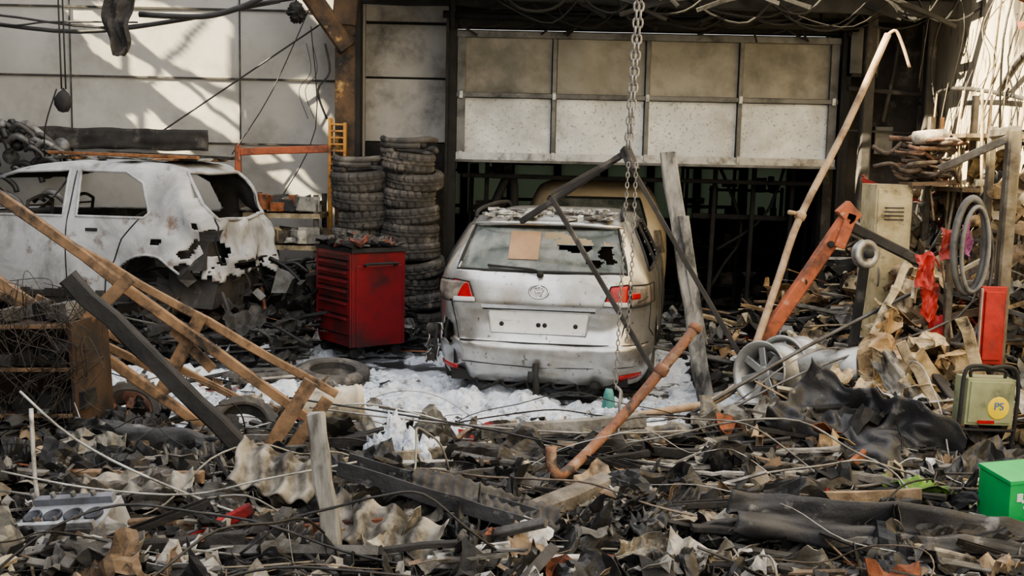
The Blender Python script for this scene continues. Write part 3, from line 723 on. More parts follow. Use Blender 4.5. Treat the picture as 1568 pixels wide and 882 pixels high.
def crumple(mb,c,Q,sx,sy,amp,col,nu=14,nv=10,sd=None,smooth=False):
    sd=R.uniform(0,99) if sd is None else sd; c=V(c)
    def f(u,v):
        a=nz(u*2.3+sd,v*2.3,sd); b=abs(nz(u*4.5+sd,v*4.5,3)); e=nz(u*1.5,v*3,sd+5)
        return c+Q@V(((u-.5)*sx*(1+.25*e)+amp*.4*a,(v-.5)*sy*(1+.4*nz(u*3,sd))+amp*.4*e,amp*(a*1.4-b*1.2)))
    mb.grid(f,nu,nv,col=col,smooth=smooth)
def ribbed(mb,c,Q,sx,sy,amp,waves,col,sd=0):
    c=V(c)
    mb.grid(lambda u,v:c+Q@V(((u-.5)*sx+.05*nz(v*2,sd),(v-.5)*sy*(1+.4*nz(u*4,sd)),amp*math.sin(u*waves*6.283)+.07*nz(u*2.2,v*2.2,sd)-.05*abs(nz(u*6,v*4,sd)))),int(waves*8),8,col=col,smooth=True)
def scatter(mb,N,x0,x1,y0,y1,pal,stackh=.14,hf=gh,smin=1,smax=1,reject=None):
    for i in range(N):
        x=R.uniform(x0,x1);y=R.uniform(y0,y1)
        if reject and reject(x,y): continue
        h=hf(x,y); z=h+R.random()**2*stackh; col=pick(pal); k=R.uniform(smin,smax); t=R.random()
        if t<.42: # plank / batten
            L=R.uniform(.12,.8)*k; a=R.gauss(0,1.0); tl=R.gauss(0,.14)
            d=V((math.cos(a),math.sin(a)*.8,tl)).normalized()*L/2; c=V((x,y,z+.02))
            w=R.uniform(.006,.05)*k
            mb.beam(c-d,c+d,w,w*R.uniform(.2,.7),col=col,seg=2,jit=.15,warp=.004,up=V((R.gauss(0,.4),R.gauss(0,.4),1)))
        elif t<.70: # bent shard
            Q=rrot(.35); sx=R.uniform(.06,.28)*k; sy=R.uniform(.03,.12)*k; b=R.uniform(-.5,.5); sd=R.uniform(0,99)
            mb.grid(lambda u,v:V((x,y,z+.02))+Q@V(((u-.5)*sx*(1+.5*nz(v*2,sd)),(v-.5)*sy*(1+.6*nz(u*2,sd,3)),b*sx*(u-.5)**2*2+.25*sx*nz(u*2,v*2,sd))),4,3,col=col,smooth=False)
        elif t<.84: # chunk
            s=R.uniform(.012,.045)*k; mb.box((x,y,z+s*.3),(s*R.uniform(.8,2.6),s,s*R.uniform(.3,.8)),rot=rrot(.4),jit=.25,col=col)
        else:
            crumple(mb,(x,y,z+.04),rrot(.45),R.uniform(.15,.35)*k,R.uniform(.1,.25)*k,.08*k,col,8,7)
mb=MB()
keepout=lambda x,y: (-.95<x<1.4 and y>7.4) 
scatter(mb,3400,-3.4,3.0,3.3,6.7,GREY)
scatter(mb,3400,-2.6,2.6,3.6,5.8,GREY,stackh=.14,smin=.3,smax=.7)
scatter(mb,330,-.3,2.6,6.6,7.5,GREY,stackh=.06,reject=keepout,smin=.6)
scatter(mb,240,-3.6,0.2,6.5,8.6,GREY,stackh=.03,reject=keepout,smin=.4,hf=lambda x,y:max(gh(x,y),min(foamz(x,y),.18)))
mb.obj('charred_debris_field','debris',solid=.004)
mb=MB()
for i in range(150):
    x=R.uniform(-2.6,2.7); y=R.uniform(4.1,6.6); k=.7+.3*(y-4)/2.5
    Q=frame(V((R.gauss(0,.3),R.uniform(-.8,.0),1)))@Matrix.Rotation(R.gauss(0,.7),3,'Z')
    if i%4==0: ribbed(mb,(x,y,gh(x,y)+R.uniform(.08,.16)),Q,R.uniform(.3,.6)*k,R.uniform(.12,.25)*k,R.uniform(.008,.02),R.uniform(4,9),pick(DARKS),i)
    else: crumple(mb,(x,y,gh(x,y)+R.uniform(.07,.16)),Q,R.uniform(.3,.8)*k,R.uniform(.12,.38)*k,R.uniform(.06,.15),pick(DARKS),20,14)
for (x,y,z,sx,sy,rz,am,c) in ((-1.45,5.65,.28,.9,.28,-.15,.09,(.03,.03,.032)),(-2.1,5.35,.32,.7,.3,.2,.1,(.04,.04,.04)),(-.35,5.35,.29,.8,.25,-.1,.1,(.03,.03,.03)),(1.2,5.15,.26,.8,.3,.1,.1,(.05,.048,.045)),(.35,4.55,.18,.8,.25,.05,.09,(.04,.04,.04)),(-1.1,4.45,.20,.6,.25,.2,.09,(.05,.05,.05)),(2.2,4.6,.24,.7,.3,-.1,.09,(.035,.035,.036)),(.9,5.75,.27,.6,.16,-.3,.07,(.26,.24,.20)),(.65,4.55,.22,.35,.22,.3,.08,(.30,.27,.21)),(1.35,6.35,.34,.55,.25,-.5,.09,(.24,.225,.19)),(-.05,6.45,.25,.35,.16,.1,.06,(.05,.05,.05)),(-.2,4.95,.34,.7,.22,-.35,.10,(.025,.025,.026)),(-1.9,4.9,.32,.6,.2,.1,.08,(.12,.11,.1)),(.6,5.2,.28,.75,.28,.15,.11,(.03,.03,.032)),(1.6,5.0,.28,.7,.24,-.2,.1,(.045,.045,.045)),(-.9,5.0,.28,.5,.25,.3,.09,(.04,.04,.04)),(0.0,5.75,.28,.7,.25,-.1,.09,(.06,.057,.053))):
    crumple(mb,(x,y,z),frame(V((.05,-.55,1)))@Matrix.Rotation(rz,3,'Z'),sx,sy,am,c,34,18,smooth=False)
mb.obj('crumpled_sheet_metal','sheetm',solid=.004)
mb=MB()
for i in range(34):
    x=R.uniform(-2.5,2.6); y=R.uniform(4.3,6.8); a=R.gauss(0,.5); L=R.uniform(.4,1.1); h=gh(x,y)+.12
    d=V((math.cos(a)*L/2,math.sin(a)*L/2*.7,R.gauss(0,.08))); p=V((x,y,h)); c=pick(DARKS); w=R.uniform(.02,.055)
    F=frame(d)
    for (ox,oy,ww,hh) in ((0,0,w,.004),(-w/2,w*.3,.004,w*.6),(w/2,w*.3,.004,w*.6)): mb.beam(p-d+F@V((ox,oy,0)),p+d+F@V((ox,oy,0)),ww,hh,col=c,seg=2)
mb.obj('bent_steel_studs','metal')
mb=MB()
rimzone=lambda x,y:(x<1.9 and y>7.4) or (1.45<x<2.4 and 6.7<y<7.7)
scatter(mb,1500,1.5,4.3,6.0,11.5,RIGHT,stackh=.3,smin=.8,smax=1.5,reject=rimzone)
scatter(mb,420,1.9,3.0,6.2,7.4,RIGHT,stackh=.2,smin=.7,smax=1.3,reject=rimzone)
mb.obj('collapsed_shelf_debris','debris',solid=.004)
mb=MB()
scatter(mb,560,-6.2,-1.9,9.2,10.4,BURN,stackh=.3,hf=lambda x,y:.0+.12*(1+nz(x,y)))
scatter(mb,220,-2.5,-.9,10.1,11.6,BURN,stackh=.35,hf=lambda x,y:.05)
scatter(mb,240,1.5,4.0,8.5,12,BURN,stackh=.3,hf=lambda x,y:.05)
scatter(mb,200,-1.2,4,13,17,DARKS,stackh=.5,hf=lambda x,y:.05,smin=1,smax=2,reject=lambda x,y:-.1<x<2.1)
mb.obj('burnt_floor_debris','debris',solid=.004)

mb=MB()
for i in range(110):
    x=R.uniform(-3,2.6);y=R.uniform(3.9,7.0);a=R.uniform(0,6.28); P=[]; L=R.uniform(.6,2.6); n=7; lift=R.random()**4*.35
    for k in range(n):
        t=k/(n-1); P.append((x,y,gh(x,y)+.10+R.uniform(0,.08)+lift*math.sin(t*math.pi)))
        a+=R.gauss(0,.3); x+=math.cos(a)*L/n; y+=math.sin(a)*L/n*.7; y=min(y,7.2); x=min(x,3.4)
    mb.tube(P,R.choice([.0025,.0035,.005,.006]),n=5,col=R.choice([(.03,.03,.03),(.03,.03,.03),(.3,.29,.26),(.2,.16,.12),(.5,.5,.47)]))
W_=(.42,.42,.39)
mb.tube([(-2.25,4.9,.80),(-2.0,4.9,.58),(-1.6,4.85,.40),(-1.0,4.75,.24),(-.2,4.7,.20),(.5,4.7,.18)],.006,n=6,col=W_)
mb.tube([(-2.3,4.8,.45),(-1.9,4.8,.38),(-1.45,4.8,.36),(-1.1,4.8,.44),(-.7,4.9,.5)],.005,n=6,col=W_)
mb.tube([(-2.2,4.9,.72),(-2.16,4.85,.3),(-2.05,4.8,.05)],.011,n=6,col=(.5,.5,.48))
mb.tube([(-1.3,6.3,.48),(-.2,6.1,.38),(.5,5.7,.34),(1.2,5.4,.30)],.006,n=6,col=(.06,.06,.06))
mb.tube([(-1.2,6.4,.40),(-.5,6.2,.38),(.4,6.0,.38),(1.1,6.2,.36)],.006,n=6,col=(.4,.38,.35))
mb.tube([(.63,6.1,.6),(.62,6.0,.3),(.62,5.6,.05)],.007,n=6,col=(.3,.3,.28))
mb.tube([(1.1,6.6,.35),(1.9,6.9,.75),(2.8,7.2,1.15)],.012,n=6,col=(.12,.12,.12))
mb.tube([(1.2,6.6,.30),(1.9,6.8,.62),(2.9,7.0,.95),(3.1,7.2,1.3)],.008,n=6,col=(.2,.2,.2))
mb.obj('tangled_wires','metal')

# ------------------------------------------------------------ rafters (left)
mb=MB()
mb.beam((-3.75,6.1,2.26),(-1.20,6.4,.33),.045,.06,seg=10,jit=.08,warp=.006)
mb.beam((-2.55,6.25,1.36),(-1.07,6.6,.44),.04,.05,seg=8,jit=.08,warp=.006)
mb.beam((-3.6,6.2,1.62),(-1.74,6.35,.22),.045,.06,seg=8,jit=.08,warp=.006)
mb.beam((-3.0,6.8,.98),(-1.55,7.0,.20),.03,.045,seg=5,jit=.08)
mb.beam((-3.3,6.6,1.1),(-2.1,6.9,.42),.03,.05,seg=5,jit=.08)
mb.beam((-2.16,6.12,1.2),(-2.5,6.12,.86),.025,.07,seg=3,jit=.1)
mb.beam((-1.83,6.36,.96),(-2.08,6.36,.48),.03,.08,seg=3,jit=.1)
mb.beam((-2.0,6.36,.86),(-1.78,6.4,.62),.03,.06,seg=3,jit=.08)
mb.beam((-1.10,5.92,.66),(-1.38,5.9,.20),.03,.08,seg=4,jit=.14)
mb.beam((-1.02,5.98,.55),(-1.30,5.95,.14),.03,.07,seg=4,jit=.14)
mb.obj('roof_truss','wood')
mb=MB(); mb.beam((-2.30,5.6,1.25),(-1.22,5.65,.16),.07,.09,seg=10,jit=.09,warp=.008); mb.obj('charred_roof_timber','black')
mb=MB(); mb.beam((-.82,4.5,.82),(-.70,4.42,.05),.075,.06,seg=8,jit=.12,warp=.006,up=V((0,1,0))); mb.obj('wooden_post','greywood')
mb=MB()
mb.beam((1.19,8.55,1.98),(1.47,7.95,.12),.12,.07,seg=8,jit=.1,warp=.008,up=V((0,1,0))); mb.beam((1.30,8.35,1.5),(1.44,8.1,.55),.08,.06,seg=4,jit=.1,up=V((0,1,0)))
mb.obj('wooden_post','greywood')
mb=MB()
mb.beam((-.16,6.2,.32),(.80,6.25,.40),.05,.08,seg=6,jit=.1,warp=.006,col=(.3,.29,.26))
mb.beam((-.3,5.7,.30),(.75,5.5,.22),.05,.08,seg=6,jit=.1,warp=.006,col=(.10,.10,.10))
mb.beam((1.0,5.9,.28),(1.95,5.6,.22),.05,.06,seg=6,jit=.1,warp=.006,col=(.30,.25,.17))
mb.beam((.9,5.3,.28),(1.9,5.4,.24),.05,.06,seg=6,jit=.1,warp=.006,col=(.34,.29,.2))
mb.beam((-1.7,4.75,.18),(-1.0,4.9,.24),.05,.07,seg=6,jit=.1,warp=.006,col=(.3,.23,.15))
mb.beam((-2.3,5.3,.28),(-1.5,5.2,.32),.04,.06,seg=6,jit=.1,warp=.006,col=(.3,.2,.12))
mb.beam((-.9,5.6,.29),(-.1,5.9,.32),.03,.06,seg=6,jit=.1,warp=.006,col=(.4,.36,.28))
mb.beam((-1.55,4.55,.14),(-1.15,4.75,.32),.035,.05,seg=3,jit=.1,col=(.35,.02,.025))
mb.beam((.1,4.9,.26),(.5,5.3,.30),.1,.10,seg=4,jit=.15,col=(.2,.18,.15))
for i in range(70):
    x=R.uniform(-2.3,2.4); y=R.uniform(4.3,6.6); a=R.gauss(0,.6); L=R.uniform(.35,.95); h=gh(x,y)
    mb.beam((x-L/2*math.cos(a),y-L/2*math.sin(a)*.6,h+.12+R.uniform(0,.05)),(x+L/2*math.cos(a),y+L/2*math.sin(a)*.6,h+.12+R.uniform(0,.10)),R.uniform(.015,.05),R.uniform(.015,.06),seg=6,jit=.14,warp=.006,col=pick(GREY))
mb.obj('scattered_planks','debris')

# ------------------------------------------------------------ struts, chain, pipes
mb=MB()
mb.beam((.80,7.95,1.97),(.06,8.42,1.43),.045,.045,seg=4,jit=.1); mb.beam((.80,7.95,1.97),(.27,8.0,1.66),.025,.03)
mb.beam((.27,8.0,1.64),(1.04,7.75,.40),.03,.035,seg=5,jit=.05)
mb.beam((.84,7.85,1.86),(1.66,7.7,.52),.03,.035,seg=5,jit=.05)
mb.beam((.80,7.95,2.0),(.86,7.85,1.84),.07,.07)
mb.obj('buckled_steel_struts','soot')
mb=MB()
def chain(P,r=.0045,pitch=.034,wd=.011):
    P=[V(p) for p in P]; k=0
    for a,b in zip(P[:-1],P[1:]):
        L=(b-a).length; n=int(L/pitch); F=frame(b-a,V((0,1,0)))
        for i in range(n):
            c=a.lerp(b,(i+.5)/n); k+=1
            ax=V((1,0,0)) if k%2 else V((0,1,0)); hl=pitch*.42
            pts=[]
            for q in range(10):
                an=2*math.pi*q/10; pts.append(c+F@(ax*wd*math.cos(an)+V((0,0,1))*(hl*math.sin(an)+ (pitch*.18 if math.sin(an)>0.01 else -pitch*.18 if math.sin(an)<-.01 else 0))))
            mb.tube(pts,r,n=5,sub=1,closed=True)
chain([(.87,7.8,4.6),(.83,7.8,2.9),(.80,7.82,2.0)],r=.008,pitch=.055,wd=.018)
chain([(.90,7.8,4.6),(.86,7.8,2.9),(.82,7.82,2.0)],r=.008,pitch=.055,wd=.018)
chain([(.86,7.75,1.9),(.85,7.7,1.2),(.83,7.7,.62)])
chain([(.80,7.7,1.9),(.775,7.65,1.2),(.75,7.6,.30)])
mb.tube([(.75,7.6,.32),(.79,7.6,.28),(.79,7.6,.2),(.74,7.6,.17),(.71,7.6,.21)],.012,n=8)
mb.obj('hoist_chain','chain')
mb=MB(); mb.lathe([(0,.0),(.04,.0),(.05,.06),(.035,.16),(.025,.19),(.0,.19)],16,MX((.70,7.55,.12),(0,0,1)),col=(.10,.32,.30)); mb.obj('teal_bottle','painted')
mb=MB()
mb.tube([(2.80,8.4,2.90),(2.45,8.15,2.2),(2.08,7.9,1.54),(1.88,7.65,1.1),(1.68,7.4,.65),(1.57,7.25,.45),(1.34,7.1,.33),(1.1,7.0,.30),(.80,6.9,.27)],.027,n=12,mat=0)
mb.tube([(2.80,8.4,2.9),(2.86,8.4,2.93),(2.92,8.4,2.82),(2.98,8.4,2.66)],.012,n=8,mat=0)
mb.lathe([(.032,-.03),(.04,-.02),(.04,.02),(.032,.03)],12,MX((2.08,7.9,1.54),(.35,.25,.64)),mat=0)
mb.tube([(2.04,7.88,1.56),(1.98,7.85,1.57)],.016,n=8,mat=0,sub=1)
mb.obj('bent_steel_pipe',['tanpipe'])
mb=MB()
mb.tube([(1.03,6.05,.98),(.96,6.0,.90),(.84,5.95,.76),(.68,5.9,.57),(.52,5.8,.42),(.38,5.6,.34),(.27,5.4,.31),(.22,5.38,.36),(.215,5.38,.46)],.029,n=14)
mb.lathe([(.032,-.02),(.038,-.015),(.038,.015),(.032,.02),(.022,.02),(.022,-.05)],16,MX((1.035,6.05,.985),(.5,.3,.7)))
mb.lathe([(.032,-.03),(.040,-.02),(.040,.02),(.032,.03)],14,MX((.84,5.95,.76),(.5,.2,.7)))
mb.obj('rusty_pipe','rust')

eh=empty('engine_hoist')
mb=MB()
mb.beam((2.36,7.65,1.58),(1.66,7.55,.50),.07,.10,seg=4,jit=.03); mb.beam((2.36,7.6,1.58),(2.28,7.6,1.34),.05,.08)
mb.box((2.34,7.62,1.58),(.14,.09,.11),rot=Matrix.Rotation(.8,3,'Y'))
for t in(.2,.45,.7): mb.lathe([(0,.01),(.025,.01),(.025,-.01)],10,MX((2.36-.7*t,7.58,1.58-1.08*t),(0,-1,0)),mat=1)
mb.obj('arm',['orange','black'],parent=eh,bevel=.005)
mb=MB()
mb.beam((2.34,7.65,1.5),(2.95,7.7,1.22),.06,.07,mat=0); mb.beam((2.5,7.65,1.42),(2.45,7.8,.2),.06,.06,mat=0)
mb.lathe([(.0,-.02),(.05,-.02),(.055,-.035),(.09,-.035),(.1,-.02),(.085,0),(.1,.02),(.09,.035),(.055,.035),(.05,.02),(0,.02)],28,MX((2.42,7.45,1.31),(.35,-1,.1)),mat=1)
mb.lathe([(.03,-.06),(.03,.06),(0,.06)],12,MX((2.42,7.45,1.31),(.35,-1,.1)),mat=0)
mb.obj('boom_and_pulley',['soot','alu'],parent=eh)

# ------------------------------------------------------------ left shelf unit
sh=empty('bookcase',(-2.85,6.15,.14),rot=(0,rad(-3),rad(-8)))
mb=MB(); w_,d_,h_=1.0,.4,.80
for s_ in(-1,1): mb.box((s_*w_/2,0,h_/2),(.025,d_,h_),mat=0)
for z in(.02,.28,.54,.78): mb.box((0,0,z),(w_-.03,d_,.022),mat=0); mb.box((0,-d_/2-.003,z),(w_-.03,.006,.024),mat=1)
mb.box((0,d_/2,h_/2),(w_,.012,h_),mat=0)
mb.obj('carcass',['shelfw','wood'],parent=sh,bevel=.003)
mb=MB()
for i in range(70):
    z=R.choice([.03,.29,.55,.79]); s=R.uniform(.02,.1); mb.box((R.uniform(-.45,.45),R.uniform(-.18,.1),z+s/2+.01),(R.uniform(.04,.2),R.uniform(.04,.15),s),rot=Matrix.Rotation(R.uniform(0,3),3,'Z'),jit=.15,col=pick(BURN))
mb.obj('burnt_contents','debris',parent=sh)
mb=MB()
for i in range(60):
    x=R.uniform(-2.9,-2.3);z=R.uniform(.5,1.1);P=[]
    for k in range(5): P.append((x+R.uniform(-.15,.15),5.85+R.uniform(-.1,.1),z+R.uniform(-.2,.15)))
    mb.tube(P,.0022,n=4,col=(.07,.06,.05),sub=5)
mb.obj('wire_tangle','metal')

# ------------------------------------------------------------ assorted identifiable objects
mb=MB(); Mx=MX((-1.12,6.75,.34),(1,.25,.05))
mb.lathe([(0,-.19),(.10,-.19),(.105,-.185),(.108,.0),(.112,.14),(.12,.15),(.12,.165),(.112,.17),(.115,.19),(.10,.19),(.098,.0),(0,-.16)],28,Mx,col=(.55,.5,.4)); mb.obj('plastic_bucket','painted')
def loose_tyre(x,y,z,ax,r=.3,ri=.19,w=.18,name='tire',rimm=False):
    mb=MB(); Mx=MX((x,y,z),ax); tyre(mb,Mx,r=r,ri=ri,w=w,n=64)
    if rimm: rim(mb,Mx,r=ri,w=w*.8,mat=1)
    mb.obj(name,['rubber','rust'])
loose_tyre(-2.32,6.45,.30,(.15,-.75,.65),r=.23,ri=.15,w=.15,rimm=True,name='wheel')
loose_tyre(-1.65,6.6,.22,(.2,-.6,.75),r=.22,ri=.14,w=.14)
loose_tyre(-1.45,8.75,.11,(.05,-.12,1)); loose_tyre(-2.0,8.55,.10,(-.05,.1,1),r=.3)
mb=MB()
rim(mb,MX((1.70,7.05,.54),(-.75,-.6,.15)),r=.20,w=.22,n=40,spokes=7); rim(mb,MX((1.88,7.20,.56),(-.75,-.6,.1)),r=.20,w=.22,n=40,spokes=7)
mb.lathe([(.13,-.2),(.15,-.19),(.145,-.1),(.155,-.09),(.145,0),(.155,.01),(.145,.1),(.158,.19),(.15,.2),(.13,.19),(.125,-.2)],32,MX((2.10,7.0,.58),(.85,-.5,.12)))
mb.obj('wheel_rims','alu')
def sheet(name,c,Q,sx,sy,amp,waves,matn,crump=.05,sd=0,nu=60,nv=16,solid=.004,sag=0):
    mb=MB()
    mb.grid(lambda u,v:V(c)+Q@V(((u-.5)*sx+crump*nz(v*2,sd),(v-.5)*sy+.5*crump*nz(u*5,v*2,sd+4),amp*math.sin(u*waves*6.283+v*1.2)+crump*(nz(u*2.2,v*2.2,sd)*1.6-.9*abs(nz(u*7,v*6,sd)))-sag*(u-.5)**2)),nu,nv)
    return mb.obj(name,matn,solid=solid)
sheet('corrugated_sheet',(-1.10,5.0,.42),frame(V((.15,-.6,.7)))@Matrix.Rotation(rad(-22),3,'Z'),.40,.24,.026,3.5,'corr',.03,1)
sheet('corrugated_sheet',(-.55,4.6,.28),frame(V((-.1,-.55,.75)))@Matrix.Rotation(rad(-14),3,'Z'),.55,.26,.028,4,'corr',.035,5)
sheet('corrugated_sheet',(-1.75,5.0,.34),frame(V((.1,-.35,.9))),.5,.2,.014,5,'corr',.03,9)
sheet('corrugated_sheet',(-.10,4.85,.34),frame(V((.1,-.7,.7)))@Matrix.Rotation(rad(-18),3,'Z'),.7,.16,.010,14,'soot',.03,3)
sheet('roof_membrane',(1.98,5.95,.44),frame(V((-.25,-.72,.65)))@Matrix.Rotation(rad(-26),3,'Z'),.95,.50,.0,1,'memb',.14,11,nu=60,nv=40)
sheet('roof_membrane',(1.85,4.65,.32),frame(V((.0,-.7,.7)))@Matrix.Rotation(rad(-5),3,'Z'),1.7,.20,.0,1,'memb',.07,16,nu=70,nv=14)
sheet('roof_membrane',(2.6,5.35,.30),frame(V((-.2,-.5,.7))),.6,.4,.0,1,'memb',.10,21,nu=40,nv=26)
sheet('roof_membrane',(-1.95,5.75,.38),frame(V((.1,-.6,.75)))@Matrix.Rotation(rad(-10),3,'Z'),.9,.16,.0,1,'memb',.06,31,nu=40,nv=12)
sheet('sheet_metal_flashing',(1.55,6.5,.36),frame(V((.3,-.4,.85)))@Matrix.Rotation(rad(35),3,'Z'),.6,.12,.0,1,'corr',.05,23)
sheet('sheet_metal_flashing',(2.35,6.35,.55),frame(V((-.5,-.6,.6)))@Matrix.Rotation(rad(-50),3,'Z'),.7,.14,.0,1,'corr',.05,27)
mb=MB(); a=V((-.78,4.95,.44));b=V((.12,4.78,.24)); F=frame(b-a)
for (x,y,w,h) in ((0,0,.15,.008),(-.075,.035,.008,.07),(.075,.035,.008,.07)):
    o=F@V((x,y,0)); mb.beam(a+o,b+o,w,h,seg=8,warp=.004,jit=.02)
mb.obj('steel_channel','memb')
mb=MB()
for (x,y,z,s,sd) in ((2.35,6.75,.70,.22,1),(2.15,6.5,.48,.18,2),(2.55,7.1,.82,.18,3),(2.45,6.4,.52,.18,4),(2.75,7.4,1.0,.2,5),(2.25,6.35,.45,.16,6),(2.62,6.75,.75,.18,7),(2.4,7.0,.92,.16,8),(2.75,6.7,.62,.2,9),(2.6,6.3,.42,.16,10),(2.9,7.2,.9,.18,11)):
    Q=rrot(.5)
    for (c,ax) in (((0,0,.5),0),((0,-.5,0),1),((.5,0,0),2)):
        def f(u,v,c=c,ax=ax):
            p=[(u-.5),(v-.5),.5] if ax==0 else ([(u-.5),-.5,(v-.5)] if ax==1 else [.5,(u-.5),(v-.5)])
            p=V(p); p+=.45*V((nz(p.x*2+sd,p.y*2,p.z*2),nz(p.x*2,p.y*2+sd,p.z*2),nz(p.x*2,p.y*2,p.z*2+sd))); return V((x,y,z))+Q@(p*s)
        mb.grid(f,8,8,col=R.choice([(.58,.42,.24),(.64,.52,.34),(.45,.31,.17)]),smooth=False)
mb.obj('crushed_cardboard_boxes','debris',solid=.004)
mb=MB()
for (a,b,w,h,c) in (((2.35,6.4,.66),(2.75,6.5,.16),.02,.08,(.62,.52,.33)),((2.3,6.35,.88),(2.62,6.3,.38),.02,.06,(.58,.48,.34)),((2.5,6.6,.78),(2.85,6.7,.28),.02,.09,(.55,.43,.26)),((2.2,5.9,.30),(2.7,6.0,.20),.05,.07,(.6,.48,.3)),((2.6,6.2,.3),(2.45,5.9,.14),.03,.09,(.66,.58,.4)),((2.55,7.0,1.3),(2.3,6.9,.8),.02,.05,(.7,.62,.45)),((2.75,7.2,1.35),(2.6,7.0,1.05),.02,.06,(.66,.58,.44)),((2.45,5.6,.35),(2.7,5.9,.14),.02,.08,(.6,.48,.32)),((2.75,6.6,1.0),(2.95,6.5,.45),.02,.07,(.58,.46,.28)),((2.3,5.7,.3),(2.55,5.2,.22),.02,.06,(.5,.38,.22)),((2.45,6.0,.5),(2.75,6.1,.25),.02,.06,(.55,.42,.25))):
    mb.beam(a,b,w,h,col=c,seg=6,jit=.12,warp=.012)
mb.obj('pale_timber_boards','debris')
ch=empty('cylinder_head',(-1.90,4.60,.26),rot=(rad(20),rad(-8),rad(-12)),scale=(1.15,1.15,1.15))
mb=MB(); mb.box((0,0,0),(.36,.2,.14),col=(.42,.44,.47))
for i in range(4):
    mb.lathe([(.0,.075),(.03,.075),(.036,.07),(.036,.085),(.028,.085),(.026,.08),(0,.08)],16,MX((-.13+.087*i,-.02,.0),(0,0,1)),col=(.06,.065,.08))
    mb.tube([(-.13+.087*i,-.1,-.02),(-.13+.087*i,-.15,0),(-.13+.087*i,-.17,-.05)],.025,col=(.38,.40,.43))
    mb.lathe([(0,.09),(.011,.09),(.011,.12),(0,.12)],6,MX((-.17+.087*i,.07,0),(0,0,1)),col=(.15,.15,.15))
    mb.lathe([(0,.07),(.008,.07),(.008,.11),(0,.11)],6,MX((-.17+.087*i,-.07,0),(0,0,1)),col=(.1,.1,.1))
mb.box((0,.07,.085),(.34,.03,.03),col=(.2,.21,.24)); mb.box((0,-.085,.08),(.34,.02,.03),col=(.5,.52,.55))
mb.obj('casting','metal',parent=ch,bevel=.006)
gb=empty('green_storage_box',(2.45,4.98,.38),rot=(rad(4),rad(-3),rad(10)))
mb=MB(); mb.box((0,0,0),(.36,.24,.24)); mb.box((0,0,.125),(.37,.25,.02)); mb.box((0,0,-.12),(.37,.25,.015))
for k in range(3): mb.box((-.06,-.122,.03-.03*k),(.12-.02*k,.004,.014),mat=1)
mb.box((-.13,-.122,.05),(.03,.004,.04),mat=1)
mb.obj('shell',['greenbox','white'],parent=gb,bevel=.008)
mb=MB()
crumple(mb,(2.08,5.25,.34),frame(V((0,-.4,1))),.28,.08,.04,(.16,.32,.06),12,6); crumple(mb,(1.95,5.35,.33),frame(V((0,-.3,1))),.14,.06,.03,(.16,.32,.06),8,5)
mb.obj('green_plastic_scrap','painted',solid=.004)
oc=empty('electrical_case',(2.66,6.0,.62),rot=(0,rad(2),rad(6)))
mb=MB(); mb.box((0,0,0),(.28,.14,.26),mat=0); mb.box((0,-.072,0),(.25,.012,.23),mat=0)
mb.tube([(-.1,-.02,.13),(-.09,-.02,.17),(.09,-.02,.17),(.1,-.02,.13)],.01,mat=1)
mb.lathe([(0,.004),(.062,.004),(.064,0)],32,MX((.045,-.079,-.03),(0,-1,0)),mat=2)
for s_ in(-1,1):
    mb.tube([(s_*.16,-.05,-.3),(s_*.165,-.06,.0),(s_*.15,-.05,.17),(s_*.08,-.05,.2),(0,-.05,.19)],.012,mat=1)
mb.tube([(-.16,-.06,-.16),(.16,-.06,-.16)],.01,mat=1,sub=1)
mb.box((-.02,-.08,-.11),(.1,.004,.02),mat=4)
mb.obj('case',['olive','black','yellow','blue','redlens'],parent=oc,bevel=.008)
cu=bpy.data.curves.new('sticker_print','FONT'); cu.body='PS'; cu.size=.06; cu.extrude=.001; cu.align_x='CENTER'; cu.align_y='CENTER'
to=bpy.data.objects.new('sticker_print',cu); bpy.context.collection.objects.link(to); to.parent=oc; to.location=(.045,-.0865,-.02); to.rotation_euler=(rad(90),0,0); cu.materials.append(M['blue'])

# ------------------------------------------------------------ right side racks & clutter
mb=MB()
for (x,y,z0,z1,w) in ((3.12,6.9,-.02,2.15,.08),(2.84,7.0,0,1.35,.045),(3.3,7.6,0,2.2,.05),(3.25,8.6,0,2.3,.05),(3.75,9.0,0,2.5,.05),(3.9,8.2,0,2.4,.05)):
    mb.beam((x,y,z0),(x+R.uniform(-.02,.03),y,z1),w,w,seg=5,jit=.06,col=(.20,.18,.145))
mb.beam((3.14,6.9,2.12),(2.75,7.1,1.9),.04,.05,col=(.2,.18,.15)); mb.beam((3.14,6.9,2.15),(3.3,7.6,2.15),.06,.06,col=(.2,.19,.17))
mb.beam((2.8,7.0,1.15),(3.14,6.95,1.2),.03,.04,col=(.3,.28,.25)); mb.beam((2.8,7.0,.5),(3.14,6.95,.5),.03,.04,col=(.3,.28,.25))
for z in (1.3,1.75,2.15): mb.box((3.65,8.6,z),(.7,1.1,.03),col=(.25,.2,.14))
mb.obj('steel_rack_frame','metal')
mb=MB(); mb.box((2.90,8.5,.95),(.28,.35,1.65),col=(.62,.54,.34)); mb.box((2.90,8.32,.95),(.25,.02,1.58),col=(.66,.57,.35)); mb.tube([(2.80,8.3,1.0),(2.80,8.28,1.02),(2.80,8.28,1.12),(2.80,8.3,1.14)],.008,col=(.2,.2,.2))
for k in range(4): mb.box((2.90,8.308,1.6-.03*k),(.15,.008,.01),col=(.1,.1,.1))
mb.obj('metal_locker','painted',bevel=.008)
mb=MB()
mb.tube([(2.90+.10*math.cos(a*.5236),6.9,1.42+.30*math.sin(a*.5236)) for a in range(12)],.024,n=10,closed=True,col=(.16,.16,.155))
